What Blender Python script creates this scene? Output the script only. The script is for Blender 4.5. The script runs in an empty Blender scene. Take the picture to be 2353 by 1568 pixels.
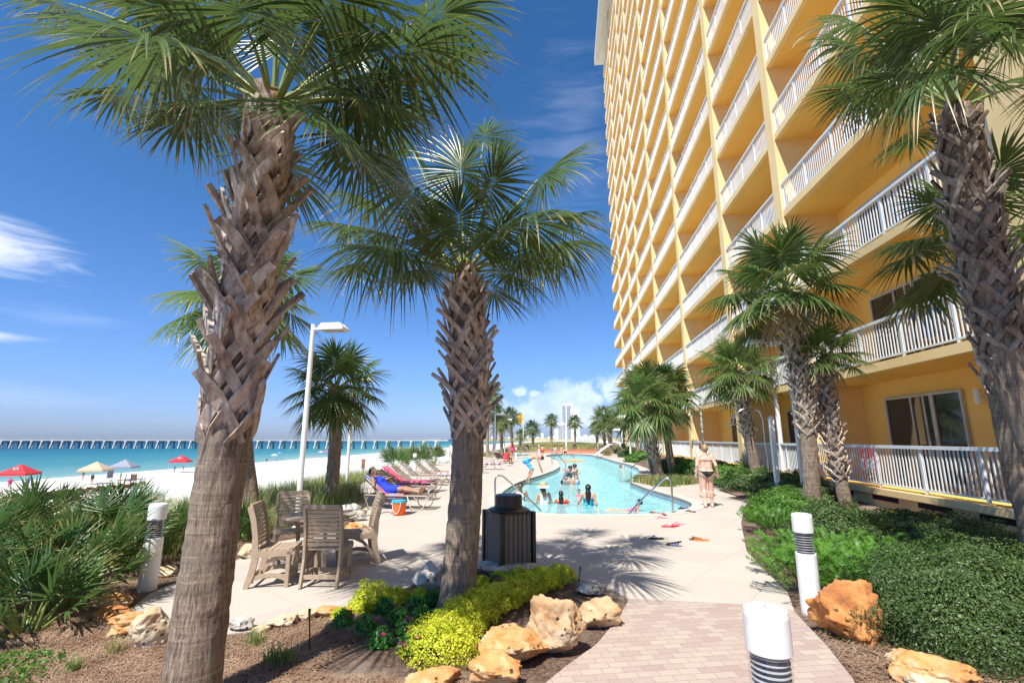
import bpy, bmesh, math, random
import numpy as np
from mathutils import Vector, Matrix, geometry
R = math.radians
scene = bpy.context.scene
COL = scene.collection

# ---------------------------------------------------------------- camera, sky, sun, exposure
CAM_H, PITCH, YAW, LENS = 1.85, 11.35, 6.25, 17.0
cam_d = bpy.data.cameras.new('camera'); cam = bpy.data.objects.new('camera', cam_d); COL.objects.link(cam)
cam_d.lens = LENS; cam_d.sensor_width = 36; cam_d.clip_start = 0.05; cam_d.clip_end = 20000
cam.location = (0, 0, CAM_H); cam.rotation_euler = (R(90 + PITCH), 0, R(YAW)); scene.camera = cam

SUN_DIR = Vector((-0.375, -0.927, 0)).normalized() * math.cos(R(58)) + Vector((0, 0, math.sin(R(58))))
sun_d = bpy.data.lights.new('sun', 'SUN'); sun_d.energy = 4.3; sun_d.angle = R(0.53); sun_d.color = (1, 0.955, 0.89)
sun = bpy.data.objects.new('sun', sun_d); COL.objects.link(sun)
sun.rotation_euler = (-SUN_DIR).to_track_quat('-Z', 'Y').to_euler(); sun.location = (-20, -40, 60)

scene.view_settings.view_transform = 'Standard'; scene.view_settings.look = 'None'
scene.view_settings.exposure = 0.85; scene.view_settings.gamma = 1
scene.cycles.max_bounces = 9; scene.cycles.diffuse_bounces = 6; scene.cycles.glossy_bounces = 3
scene.cycles.transparent_max_bounces = 10; scene.cycles.transmission_bounces = 4
scene.cycles.caustics_reflective = False; scene.cycles.caustics_refractive = False

world = bpy.data.worlds.new('World'); scene.world = world; world.use_nodes = True
SKY_STR = 0.125

class NT:                                             # small node helper
    def __init__(s, tree): s.t = tree; s.n = tree.nodes; s.l = tree.links
    def add(s, typ, **kw):
        nd = s.n.new(typ)
        for k, v in kw.items():
            if k.startswith('i_'): nd.inputs[k[2:].replace('_', ' ')].default_value = v
            else: setattr(nd, k, v)
        return nd
    def link(s, a, b): s.l.new(a, b)
    def put(s, sock, v):
        if hasattr(v, 'is_linked') or isinstance(v, bpy.types.NodeSocket): s.l.new(v, sock)
        else: sock.default_value = v
    def math(s, op, a, b=0.0, c=None, clamp=False):
        nd = s.n.new('ShaderNodeMath'); nd.operation = op; nd.use_clamp = clamp
        s.put(nd.inputs[0], a); s.put(nd.inputs[1], b)
        if c is not None: s.put(nd.inputs[2], c)
        return nd.outputs[0]
    def mix(s, f, a, b, bt='MIX'):
        nd = s.n.new('ShaderNodeMix'); nd.data_type = 'RGBA'; nd.blend_type = bt
        s.put(nd.inputs[0], f)
        for sk, v in ((nd.inputs[6], a), (nd.inputs[7], b)):
            if isinstance(v, (tuple, list)): sk.default_value = (*v, 1) if len(v) == 3 else v
            else: s.l.new(v, sk)
        return nd.outputs[2]
    def noise(s, vec, scale, detail=4, rough=0.55, dist=0.0):
        nd = s.n.new('ShaderNodeTexNoise'); nd.inputs['Scale'].default_value = scale; nd.inputs['Detail'].default_value = detail
        nd.inputs['Roughness'].default_value = rough; nd.inputs['Distortion'].default_value = dist
        if vec is not None: s.l.new(vec, nd.inputs['Vector'])
        return nd.outputs[0]
    def ramp(s, f, stops):
        nd = s.n.new('ShaderNodeValToRGB'); s.put(nd.inputs[0], f); e = nd.color_ramp.elements
        while len(e) < len(stops): e.new(0.5)
        for i, (p, c) in enumerate(stops):
            e[i].position = p; e[i].color = (*c, 1) if isinstance(c, (tuple, list)) else (c, c, c, 1)
        return nd.outputs[0]
    def smooth(s, v, a, b):
        nd = s.n.new('ShaderNodeMapRange'); nd.interpolation_type = 'SMOOTHSTEP'
        s.put(nd.inputs[0], v); nd.inputs[1].default_value = a; nd.inputs[2].default_value = b
        return nd.outputs[0]
    def mapping(s, vec, sc=(1, 1, 1), rot=(0, 0, 0), loc=(0, 0, 0)):
        nd = s.n.new('ShaderNodeMapping'); s.l.new(vec, nd.inputs[0])
        nd.inputs[1].default_value = loc; nd.inputs[2].default_value = rot; nd.inputs[3].default_value = sc
        return nd.outputs[0]

w = NT(world.node_tree); w.n.clear()
sky = w.add('ShaderNodeTexSky', sky_type='NISHITA', sun_disc=False, sun_elevation=R(58), sun_rotation=R(202),
            altitude=0, air_density=1.0, dust_density=0.5, ozone_density=2.5)
tc = w.add('ShaderNodeTexCoord'); sep = w.add('ShaderNodeSeparateXYZ'); w.link(tc.outputs['Generated'], sep.inputs[0])
az = w.math('MULTIPLY', w.math('ARCTAN2', sep.outputs[0], sep.outputs[1]), 57.2958)
el = w.math('MULTIPLY', w.math('ARCSINE', sep.outputs[2]), 57.2958)
# polarised deep blue aloft, paler and a little violet at the horizon
tint = w.ramp(w.math('DIVIDE', w.math('MAXIMUM', el, 0.0), 60.0, clamp=True),
              [(0.0, (0.33, 0.43, 0.76)), (0.05, (0.36, 0.46, 0.78)), (0.16, (0.36, 0.51, 0.77)), (0.4, (0.27, 0.51, 0.73)), (1.0, (0.19, 0.46, 0.66))])
skyc = w.mix(1.0, sky.outputs[0], tint, 'MULTIPLY')
nz1 = w.noise(tc.outputs['Generated'], 14, 7, 0.6); nz2 = w.noise(tc.outputs['Generated'], 45, 5, 0.6)
nzs = w.noise(w.mapping(tc.outputs['Generated'], (2.2, 2.2, 14)), 3.0, 6, 0.62, 0.6)
def blob(az0, el0, wa, we, amp, soft=0.55, wisp=False):
    dx = w.math('DIVIDE', w.math('SUBTRACT', az, az0), wa); dy = w.math('DIVIDE', w.math('SUBTRACT', el, el0), we)
    d = w.math('SQRT', w.math('ADD', w.math('MULTIPLY', dx, dx), w.math('MULTIPLY', dy, dy)))
    nn = nzs if wisp else nz1
    d = w.math('ADD', d, w.math('MULTIPLY', w.math('SUBTRACT', nn, 0.5), amp))
    if not wisp: d = w.math('ADD', d, w.math('MULTIPLY', w.math('SUBTRACT', nz2, 0.5), amp * 0.45))
    return w.smooth(d, 1.0, 1.0 - soft)
def vmax(vals):
    r = vals[0]
    for v in vals[1:]: r = w.math('MAXIMUM', r, v)
    return r
cum = vmax([blob(1.5, 5.0, 5.2, 2.1, 2.4), blob(-1.5, 3.4, 7.0, 2.2, 2.0), blob(5.6, 5.6, 3.2, 2.0, 2.2), blob(-5.2, 5.4, 1.4, .75, 2.0), blob(-3.6, 5.2, 1.1, .6, 2.0),
            blob(4, 2.2, 7, 1.4, 1.4)])
wsp = vmax([blob(-57, 15.2, 8.5, 3.0, 1.5, .8, True), blob(-55.5, 8.1, 5.0, .75, 1.6, 1.0, True)])
cir = vmax([blob(2, 34, 7, 12, 3.4, 1.4, True), blob(-50, 10.5, 7, 1.0, 2.6, 1.4, True), blob(-53, 3.4, 10, 1.6, 1.4, 1.2, True)])
cl = w.mix(w.math('MULTIPLY', w.smooth(nz1, 0.35, 0.62), 1.0), (4.2, 4.8, 6.2), (6.6, 6.7, 7.0))
skyc = w.mix(w.math('MULTIPLY', cum, 0.42), skyc, cl)
skyc = w.mix(w.math('MULTIPLY', wsp, 0.62), skyc, (6.2, 6.2, 6.8))
skyc = w.mix(w.math('MULTIPLY', cir, 0.09), skyc, (6.0, 6.2, 7.4))
bg = w.add('ShaderNodeBackground'); w.link(skyc, bg.inputs[0]); bg.inputs[1].default_value = SKY_STR
wo = w.add('ShaderNodeOutputWorld'); w.link(bg.outputs[0], wo.inputs[0])

# ---------------------------------------------------------------- survey helpers: where a sighted point stands in the world
_F = LENS / 36 * 2352; _p, _y = R(PITCH), R(YAW)
_f = Vector((-math.sin(_y) * math.cos(_p), math.cos(_y) * math.cos(_p), math.sin(_p)))
_r = Vector((math.cos(_y), math.sin(_y), 0)); _u = Vector((math.sin(_y) * math.sin(_p), -math.cos(_y) * math.sin(_p), math.cos(_p)))
def ray(u, v): return _f + _r * ((u - 1176) / _F) + _u * ((784 - v) / _F)
def G(u, v, z=0.0):
    d = ray(u, v); t = (z - CAM_H) / d.z; return Vector((d.x * t, d.y * t, z))
def AY(u, v, Y):
    d = ray(u, v); t = Y / d.y; return Vector((d.x * t, Y, CAM_H + d.z * t))
def AX(u, v, X):
    d = ray(u, v); t = X / d.x; return Vector((X, d.y * t, CAM_H + d.z * t))

# ---------------------------------------------------------------- materials
def newmat(name):
    m = bpy.data.materials.new(name); m.use_nodes = True; t = NT(m.node_tree); t.n.clear()
    b = t.add('ShaderNodeBsdfPrincipled'); o = t.add('ShaderNodeOutputMaterial'); t.link(b.outputs[0], o.inputs[0])
    return m, t, b
def coords(t, kind='Object'):
    c = t.add('ShaderNodeTexCoord'); return c.outputs[kind]
def bump(t, b, h, strength=0.3, dist=0.02):
    nd = t.add('ShaderNodeBump'); nd.inputs['Strength'].default_value = strength; nd.inputs['Distance'].default_value = dist
    t.link(h, nd.inputs['Height']); t.link(nd.outputs[0], b.inputs['Normal'])
def pm(name, c1, c2=None, scale=8, rough=0.6, bmp=0.0, stretch=(1, 1, 1), metal=0.0, detail=5, spec=0.5, lo=0.35, hi=0.65, dist=0.02):
    m, t, b = newmat(name)
    if c2 is None: c2 = tuple(c * 0.82 for c in c1)
    v = coords(t)
    if stretch != (1, 1, 1): v = t.mapping(v, stretch)
    n = t.noise(v, scale, detail)
    t.link(t.ramp(n, [(lo, c1), (hi, c2)]), b.inputs['Base Color'])
    b.inputs['Roughness'].default_value = rough; b.inputs['Metallic'].default_value = metal; b.inputs['Specular IOR Level'].default_value = spec
    if bmp: bump(t, b, n, bmp, dist)
    return m
def leafmat(name, dark, light, tip=None, scale=1.2, rough=0.42, trans=0.25, spec=0.5):
    m, t, b = newmat(name)
    n = t.noise(coords(t), scale, 3); n2 = t.noise(coords(t), scale * 14, 2)
    c = t.ramp(t.math('ADD', t.math('MULTIPLY', n, 0.6), t.math('MULTIPLY', n2, 0.4)), [(0.3, dark), (0.66, light)])
    if tip is not None:
        at = t.add('ShaderNodeAttribute', attribute_name='tip'); c = t.mix(t.smooth(at.outputs['Fac'], 0.72, 1.0), c, tip)
    t.link(c, b.inputs['Base Color']); b.inputs['Roughness'].default_value = rough; b.inputs['Specular IOR Level'].default_value = spec
    if trans:
        tr = t.add('ShaderNodeBsdfTranslucent'); t.link(t.mix(0.5, c, tuple(min(1, x * 2.2) for x in light)), tr.inputs[0])
        mx = t.add('ShaderNodeMixShader'); mx.inputs[0].default_value = trans
        t.link(b.outputs[0], mx.inputs[1]); t.link(tr.outputs[0], mx.inputs[2])
        t.link(mx.outputs[0], [x for x in t.n if x.type == 'OUTPUT_MATERIAL'][0].inputs[0])
    return m
M = {}
M['white'] = pm('white_paint', (0.8, 0.8, 0.79), (0.72, 0.72, 0.7), 3, 0.45)
M['rail_white'] = pm('rail_paint', (0.76, 0.79, 0.79), (0.68, 0.71, 0.72), 2, 0.45)
M['stucco'] = pm('yellow_stucco', (0.86, 0.56, 0.155), (0.82, 0.52, 0.135), 0.5, 0.85, 0.0)
M['stucco_pale'] = pm('pale_stucco', (0.86, 0.63, 0.31), (0.80, 0.57, 0.27), 1.2, 0.85)
M['cream'] = pm('cream_fascia', (0.72, 0.66, 0.55), (0.66, 0.6, 0.5), 1.0, 0.7)
M['soffit'] = pm('soffit_stucco', (0.85, 0.52, 0.13), (0.79, 0.48, 0.11), 0.7, 0.9)
M['glass_dark'] = pm('door_glass', (0.015, 0.02, 0.022), (0.03, 0.035, 0.035), 2, 0.05, spec=0.8)
M['curtain'] = pm('curtain_cloth', (0.10, 0.09, 0.06), (0.05, 0.045, 0.03), 9, 0.9, stretch=(1, 6, 0.1))
M['frame_grey'] = pm('door_frame', (0.5, 0.48, 0.47), None, 4, 0.5)
M['louvre'] = pm('louvre_metal', (0.62, 0.63, 0.65), (0.5, 0.51, 0.53), 20, 0.3, metal=0.3)
M['steel'] = pm('brushed_steel', (0.62, 0.62, 0.63), (0.5, 0.5, 0.52), 30, 0.22, metal=1.0)
M['concrete'] = pm('grey_concrete', (0.42, 0.42, 0.4), (0.33, 0.33, 0.32), 1.5, 0.85)
M['hole'] = pm('vent_dark', (0.015, 0.012, 0.01), None, 4, 0.9)
M['black'] = pm('black_paint', (0.026, 0.02, 0.02), (0.04, 0.031, 0.03), 6, 0.38)
M['bin_slat'] = pm('bin_slat', (0.20, 0.17, 0.14), (0.15, 0.13, 0.105), 12, 0.6, stretch=(1, 1, .15))
M['resin'] = pm('taupe_resin', (0.44, 0.335, 0.235), (0.38, 0.285, 0.195), 14, 0.6, 0.05, stretch=(1, 1, 1))
M['straps'] = pm('lounger_strap', (0.2, 0.155, 0.125), (0.25, 0.2, 0.165), 8, 0.6)
M['tube'] = pm('lounger_tube', (0.56, 0.47, 0.36), (0.5, 0.41, 0.31), 8, 0.4)
M['skin'] = pm('skin_tan', (0.56, 0.32, 0.21), (0.5, 0.27, 0.17), 6, 0.5)
M['skin_pale'] = pm('skin_fair', (0.72, 0.46, 0.36), (0.66, 0.39, 0.29), 6, 0.5)
M['skin_brown'] = pm('skin_brown', (0.36, 0.19, 0.115), (0.31, 0.155, 0.09), 6, 0.5)
M['hair_black'] = pm('hair_black', (0.012, 0.009, 0.008), (0.03, 0.02, 0.016), 60, 0.35, stretch=(4, 4, .5))
M['hair_blond'] = pm('hair_blond', (0.38, 0.23, 0.11), (0.26, 0.15, 0.07), 60, 0.5)
M['hair_brown'] = pm('hair_brown', (0.13, 0.065, 0.03), (0.08, 0.04, 0.02), 60, 0.5)
def cloth(name, c, c2=None, scale=6): 
    if name not in M: M[name] = pm(name, c, c2, scale, 0.8)
    return M[name]
M['straw'] = pm('pine_straw', (0.42, 0.28, 0.18), (0.25, 0.145, 0.085), 3.0, 0.8)
M['dry_grass'] = leafmat('dry_grass', (0.22, 0.2, 0.07), (0.42, 0.36, 0.16), scale=.5, trans=0.3)
M['green_grass'] = leafmat('green_grass', (0.10, 0.16, 0.035), (0.25, 0.31, 0.09), scale=.6, trans=0.3)
M['frond'] = leafmat('palm_frond', (0.028, 0.064, 0.017), (0.10, 0.16, 0.04), (0.40, 0.32, 0.15), 0.8, 0.32, 0.27)
M['frond_pale'] = leafmat('palm_frond_light', (0.05, 0.098, 0.024), (0.145, 0.215, 0.055), (0.48, 0.38, 0.18), 0.8, 0.38, 0.34)
M['petiole'] = pm('petiole', (0.16, 0.22, 0.05), (0.22, 0.27, 0.07), 6, 0.45)
M['palmetto'] = leafmat('saw_palmetto_leaf', (0.03, 0.08, 0.022), (0.10, 0.185, 0.045), (0.4, 0.28, 0.08), 1.3, 0.38, 0.25)
M['dead'] = leafmat('dry_frond', (0.26, 0.17, 0.09), (0.42, 0.3, 0.17), None, 3, 0.7, 0.2)
M['bush'] = leafmat('boxleaf', (0.036, 0.078, 0.022), (0.10, 0.16, 0.042), None, 3.0, 0.45, 0.15, 0.35)
M['bush_light'] = leafmat('light_leaf', (0.045, 0.125, 0.018), (0.12, 0.25, 0.035), None, 3.0, 0.5, 0.2, .35)
M['coontie'] = leafmat('coontie_leaf', (0.045, 0.125, 0.016), (0.11, 0.25, 0.03), None, 2.5, 0.45, 0.2, .35)
M['lime'] = leafmat('golden_leaf', (0.42, 0.50, 0.02), (0.72, 0.74, 0.06), None, 3.0, 0.5, 0.3)
M['penta'] = leafmat('flower_leaf', (0.045, 0.15, 0.03), (0.11, 0.32, 0.05), None, 6.0, 0.4, 0.2)
M['pink'] = leafmat('pink_petal', (0.75, 0.05, 0.22), (0.85, 0.12, 0.35), None, 6.0, 0.6, 0.2)
M['twig'] = pm('twig', (0.05, 0.06, 0.02), (0.09, 0.07, 0.04), 8, 0.9)

def trunk_mat():
    m, t, b = newmat('palm_bark'); c = coords(t)
    rings = t.noise(t.mapping(c, (0.6, 0.6, 16)), 1.6, 3, 0.6, 0.4)
    fis = t.noise(t.mapping(c, (52, 52, 5.0)), 1.0, 6, 0.72, 0.5)
    big = t.noise(c, 2.2, 4)
    h = t.math('ADD', t.math('MULTIPLY', fis, 0.78), t.math('MULTIPLY', rings, 0.22))
    col = t.ramp(h, [(0.38, (0.07, 0.045, 0.03)), (0.47, (0.22, 0.16, 0.115)), (0.62, (0.42, 0.33, 0.25))])
    col = t.mix(t.smooth(big, 0.45, 0.7), col, (0.26, 0.21, 0.16))
    line = t.math('GREATER_THAN', t.noise(t.mapping(c, (2.5, 2.5, 30)), 1.0, 2, 0.5), 0.665)
    col = t.mix(t.math('MULTIPLY', line, 0.55), col, (0.42, 0.33, 0.23))
    t.link(col, b.inputs['Base Color']); b.inputs['Roughness'].default_value = 0.85; bump(t, b, h, 1.0, 0.03); return m
M['trunk'] = trunk_mat()
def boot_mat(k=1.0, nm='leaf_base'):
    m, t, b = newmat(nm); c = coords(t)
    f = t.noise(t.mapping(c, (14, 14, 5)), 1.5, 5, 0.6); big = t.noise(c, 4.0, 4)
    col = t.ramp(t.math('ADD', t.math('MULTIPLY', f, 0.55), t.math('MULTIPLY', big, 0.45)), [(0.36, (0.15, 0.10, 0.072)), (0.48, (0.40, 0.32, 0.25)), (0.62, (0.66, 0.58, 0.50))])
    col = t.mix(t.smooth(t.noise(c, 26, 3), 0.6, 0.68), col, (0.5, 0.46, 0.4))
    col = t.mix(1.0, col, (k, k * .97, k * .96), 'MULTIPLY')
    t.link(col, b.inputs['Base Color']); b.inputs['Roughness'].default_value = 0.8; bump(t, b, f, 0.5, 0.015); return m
M['boot'] = boot_mat()
M['boot_dark'] = boot_mat(.5, 'shaded_leaf_base')  # darker copy for the right-edge palm: its weaker light is put into the colour
M['fibre'] = pm('palm_fibre', (0.34, 0.16, 0.06), (0.16, 0.08, 0.035), 20, 0.9, 0.5)
def rock_mat(name, a, b_, c_, dark):
    m, t, b = newmat(name); c = coords(t)
    n = t.noise(c, 2.6, 8, 0.6, 0.6); n2 = t.noise(c, 11, 6, 0.65)
    col = t.ramp(n, [(0.36, a), (0.5, b_), (0.62, c_)])
    vor = t.add('ShaderNodeTexVoronoi'); t.link(c, vor.inputs['Vector']); vor.inputs['Scale'].default_value = 13
    pit = t.smooth(vor.outputs['Distance'], 0.26, 0.08)
    pit = t.math('MULTIPLY', pit, t.smooth(t.noise(c, 3.0, 2), 0.5, 0.6))
    col = t.mix(t.smooth(n2, 0.56, 0.66), col, dark); col = t.mix(pit, col, (0.06, 0.045, 0.03))
    t.link(col, b.inputs['Base Color']); b.inputs['Roughness'].default_value = 0.9
    bump(t, b, t.math('SUBTRACT', t.math('MULTIPLY', n2, 0.6), pit), 0.8, 0.04); return m
M['rock_orange'] = rock_mat('orange_rock', (0.5, 0.2, 0.055), (0.56, 0.3, 0.11), (0.58, 0.44, 0.29), (0.36, 0.2, 0.1))
M['rock_rust'] = rock_mat('rust_rock', (0.34, 0.12, 0.035), (0.52, 0.21, 0.06), (0.6, 0.3, 0.1), (0.25, 0.13, 0.08))
M['rock_cream'] = rock_mat('cream_rock', (0.52, 0.33, 0.16), (0.58, 0.46, 0.3), (0.64, 0.57, 0.45), (0.36, 0.3, 0.22))
M['rock_tan'] = rock_mat('tan_rock', (0.42, 0.22, 0.09), (0.5, 0.34, 0.19), (0.56, 0.43, 0.29), (0.3, 0.22, 0.14))
M['rock_grey'] = rock_mat('grey_rock', (0.22, 0.21, 0.19), (0.5, 0.46, 0.41), (0.62, 0.58, 0.53), (0.12, 0.115, 0.11))

# ---------------------------------------------------------------- mesh helpers
class MB:
    def __init__(s): s.V = []; s.Fc = []; s.n = 0
    def add(s, v, f):
        v = np.asarray(v, dtype=np.float64).reshape(-1, 3); s.V.append(v)
        b = s.n; s.Fc += [tuple(i + b for i in q) for q in f]; s.n += len(v); return s
    def box(s, c, d, rot=None, top=1.0):
        c = Vector(c); x, y, z = d[0] / 2, d[1] / 2, d[2] / 2
        vs = [Vector((sx * x * (top if sz > 0 else 1), sy * y * (top if sz > 0 else 1), sz * z)) for sz in (-1, 1) for sy in (-1, 1) for sx in (-1, 1)]
        if rot is not None:
            m = rot if isinstance(rot, Matrix) else Matrix.Rotation(rot, 3, 'Z'); vs = [m @ v for v in vs]
        return s.add([v + c for v in vs], [(0, 2, 3, 1), (4, 5, 7, 6), (0, 1, 5, 4), (2, 6, 7, 3), (0, 4, 6, 2), (1, 3, 7, 5)])
    def span(s, a, b): 
        return s.box([(a[i] + b[i]) / 2 for i in range(3)], [abs(b[i] - a[i]) for i in range(3)])
    def bar(s, a, b, wd, th, up=(0, 0, 1)):                # rectangular bar from a to b
        return s.sweep([a, b], [(wd, th)] * 2, up)
    def sweep(s, pts, wt, up=(0, 0, 1), cap=True):         # rectangular section swept along pts
        pts = [Vector(p) for p in pts]; n = len(pts); up = Vector(up); vs = []
        for i, p in enumerate(pts):
            t = (pts[min(i + 1, n - 1)] - pts[max(i - 1, 0)]).normalized(); sd = t.cross(up)
            if sd.length < 1e-4: sd = t.cross(Vector((0, 1, 0)))
            sd.normalize(); nn = sd.cross(t); a, b = wt[i][0] / 2, wt[i][1] / 2
            vs += [p - sd * a - nn * b, p + sd * a - nn * b, p + sd * a + nn * b, p - sd * a + nn * b]
        f = []
        for i in range(n - 1):
            for k in range(4): f.append((i * 4 + k, i * 4 + (k + 1) % 4, i * 4 + 4 + (k + 1) % 4, i * 4 + 4 + k))
        if cap: f += [(3, 2, 1, 0), tuple(4 * (n - 1) + k for k in range(4))]
        return s.add(vs, f)
    def tube(s, pts, r, seg=8, cap=True):
        pts = [Vector(p) for p in pts]; n = len(pts)
        if not isinstance(r, (list, tuple)): r = [r] * n
        t0 = (pts[1] - pts[0]).normalized(); a = t0.orthogonal().normalized(); vs = []
        for i, p in enumerate(pts):
            t = (pts[min(i + 1, n - 1)] - pts[max(i - 1, 0)]).normalized()
            a = (a - t * a.dot(t)).normalized(); b = t.cross(a)
            vs += [p + (a * math.cos(k * 2 * math.pi / seg) + b * math.sin(k * 2 * math.pi / seg)) * r[i] for k in range(seg)]
        f = [(i * seg + k, i * seg + (k + 1) % seg, (i + 1) * seg + (k + 1) % seg, (i + 1) * seg + k) for i in range(n - 1) for k in range(seg)]
        if cap: f += [tuple(reversed(range(seg))), tuple((n - 1) * seg + k for k in range(seg))]
        return s.add(vs, f)
    def lathe(s, prof, c=(0, 0, 0), seg=24, sx=1, sy=1, rot=None):   # prof [(r,z)]
        vs = []
        for r, z in prof:
            for k in range(seg):
                v = Vector((math.cos(k * 2 * math.pi / seg) * r * sx, math.sin(k * 2 * math.pi / seg) * r * sy, z))
                if rot is not None: v = rot @ v
                vs.append(v + Vector(c))
        f = [(i * seg + k, i * seg + (k + 1) % seg, (i + 1) * seg + (k + 1) % seg, (i + 1) * seg + k) for i in range(len(prof) - 1) for k in range(seg)]
        f += [tuple(reversed(range(seg))), tuple((len(prof) - 1) * seg + k for k in range(seg))]
        return s.add(vs, f)
    def poly(s, loops, z0, z1=None):                       # flat polygon with holes, or a prism
        tri = geometry.tessellate_polygon([[Vector((p[0], p[1], 0)) for p in L] for L in loops])
        flat = [p for L in loops for p in L]; zt = z0 if z1 is None else z1
        f = []
        for t in tri:
            a, b, c = [Vector((flat[i][0], flat[i][1])) for i in t]
            f.append(tuple(t) if (b - a).cross(c - a) > 0 else (t[0], t[2], t[1]))
        s.add([(p[0], p[1], zt) for p in flat], f)
        if z1 is not None:
            for L in loops:
                n = len(L); s.add([(p[0], p[1], z) for z in (z0, z1) for p in L], [(i, (i + 1) % n, n + (i + 1) % n, n + i) for i in range(n)])
        return s
    def build(s, name, mat, parent=None, smooth=False, world=False, attr=None):
        me = bpy.data.meshes.new(name); v = np.concatenate(s.V) if s.V else np.zeros((0, 3))
        if world and parent is not None:
            mw = np.array(parent.matrix_basis.inverted()); v = v @ mw[:3, :3].T + mw[:3, 3]
        me.from_pydata(v.tolist(), [], s.Fc); me.update()
        for m in (mat if isinstance(mat, (list, tuple)) else [mat]): me.materials.append(m)
        if smooth: me.polygons.foreach_set('use_smooth', [True] * len(me.polygons))
        if attr is not None:
            at = me.attributes.new('tip', 'FLOAT', 'POINT'); at.data.foreach_set('value', attr)
        o = bpy.data.objects.new(name, me); COL.objects.link(o)
        if parent is not None: o.parent = parent
        return o
def bevel(o, wd=0.01, seg=2):
    m = o.modifiers.new('bevel', 'BEVEL'); m.width = wd; m.segments = seg; m.limit_method = 'ANGLE'; m.angle_limit = R(40); return o
def tag(o, label=None, cat=None, group=None, kind=None):
    if label: o['label'] = label
    if cat: o['category'] = cat
    if group: o['group'] = group
    if kind: o['kind'] = kind
    return o
def thing(name, label, cat, loc=(0, 0, 0), rz=0.0, group=None):
    o = bpy.data.objects.new(name, None); COL.objects.link(o); o.empty_display_size = 0.2
    o.location = loc; o.rotation_euler = (0, 0, rz); return tag(o, label, cat, group)
def mesh_np(name, V, F, mat, parent=None, tip=None, smooth=False):      # big numpy meshes, all faces the same size
    me = bpy.data.meshes.new(name); nv, nf, k = len(V), len(F), F.shape[1]
    me.vertices.add(nv); me.vertices.foreach_set('co', np.ascontiguousarray(V, dtype=np.float32).ravel())
    me.loops.add(nf * k); me.loops.foreach_set('vertex_index', np.ascontiguousarray(F, dtype=np.int32).ravel())
    me.polygons.add(nf); me.polygons.foreach_set('loop_start', np.arange(0, nf * k, k, dtype=np.int32))
    try: me.polygons.foreach_set('loop_total', np.full(nf, k, dtype=np.int32))
    except Exception: pass
    if smooth: me.polygons.foreach_set('use_smooth', np.ones(nf, dtype=bool))
    for m in (mat if isinstance(mat, (list, tuple)) else [mat]): me.materials.append(m)
    if tip is not None:
        at = me.attributes.new('tip', 'FLOAT', 'POINT'); at.data.foreach_set('value', np.ascontiguousarray(tip, dtype=np.float32))
    me.update(); me.validate()
    o = bpy.data.objects.new(name, me); COL.objects.link(o)
    if parent is not None: o.parent = parent
    return o
def kids(o): return [c for c in bpy.data.objects if c.parent == o]
def dup(o, loc, rz, label, scale=None, mats=None):
    ch = kids(o); r = o.copy(); COL.objects.link(r); r.location = loc; r.rotation_euler = (0, 0, rz); r['label'] = label
    if scale: r.scale = (scale,) * 3
    for c in ch:
        d = c.copy(); COL.objects.link(d); d.parent = r
        for g in kids(c):
            e = g.copy(); COL.objects.link(e); e.parent = d
    return r

# ---------------------------------------------------------------- ground, sea, deck, pool
def curve2(pts, n=6):                                  # closed smooth curve through points
    out = []; N = len(pts)
    for i in range(N):
        p0, p1, p2, p3 = pts[i - 1], pts[i], pts[(i + 1) % N], pts[(i + 2) % N]
        for k in range(n):
            t = k / n; a, b, c, d = -t**3 + 2*t*t - t, 3*t**3 - 5*t*t + 2, -3*t**3 + 4*t*t + t, t**3 - t*t
            out.append(((p0[0]*a + p1[0]*b + p2[0]*c + p3[0]*d) / 2, (p0[1]*a + p1[1]*b + p2[1]*c + p3[1]*d) / 2))
    return out
def GP(pts, z=0.0): return [(G(u, v, z).x, G(u, v, z).y) for u, v in pts]
def inside(p, poly):
    x, y = p; c = False; n = len(poly)
    for i in range(n):
        x1, y1 = poly[i]; x2, y2 = poly[i - 1]
        if (y1 > y) != (y2 > y) and x < (x2 - x1) * (y - y1) / (y2 - y1) + x1: c = not c
    return c
def offset(poly, d):
    out = []; n = len(poly)
    area = sum(poly[i - 1][0] * poly[i][1] - poly[i][0] * poly[i - 1][1] for i in range(n)); sg = 1 if area > 0 else -1
    for i in range(n):
        a, b = Vector(poly[i - 1]), Vector(poly[(i + 1) % n]); t = (b - a)
        if t.length < 1e-6: out.append(poly[i]); continue
        t.normalize(); out.append((poly[i][0] + t.y * d * sg, poly[i][1] - t.x * d * sg))
    return out
left_edge = [(300, 1398), (345, 1362), (400, 1338), (470, 1316), (545, 1285), (580, 1262), (640, 1243), (705, 1232), (790, 1213), (842, 1180), (850, 1150), (815, 1122),
             (850, 1100), (900, 1086), (960, 1072), (1030, 1060), (1100, 1050), (1160, 1043), (1215, 1036), (1262, 1032)]
right_edge = [(1400, 1032), (1440, 1046), (1470, 1060), (1500, 1075), (1545, 1090), (1610, 1103), (1690, 1118), (1738, 1138), (1712, 1160), (1702, 1200), (1715, 1265), (1760, 1312), (1808, 1358), (1824, 1400)]
near_edge = [(1700, 1386), (1445, 1374), (1400, 1350), (1330, 1330), (1230, 1305), (1100, 1305), (960, 1335), (900, 1370), (800, 1392), (700, 1415), (590, 1448), (520, 1455), (430, 1452), (395, 1442), (340, 1420)]
deck_out = GP(left_edge + right_edge + near_edge)
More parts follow.
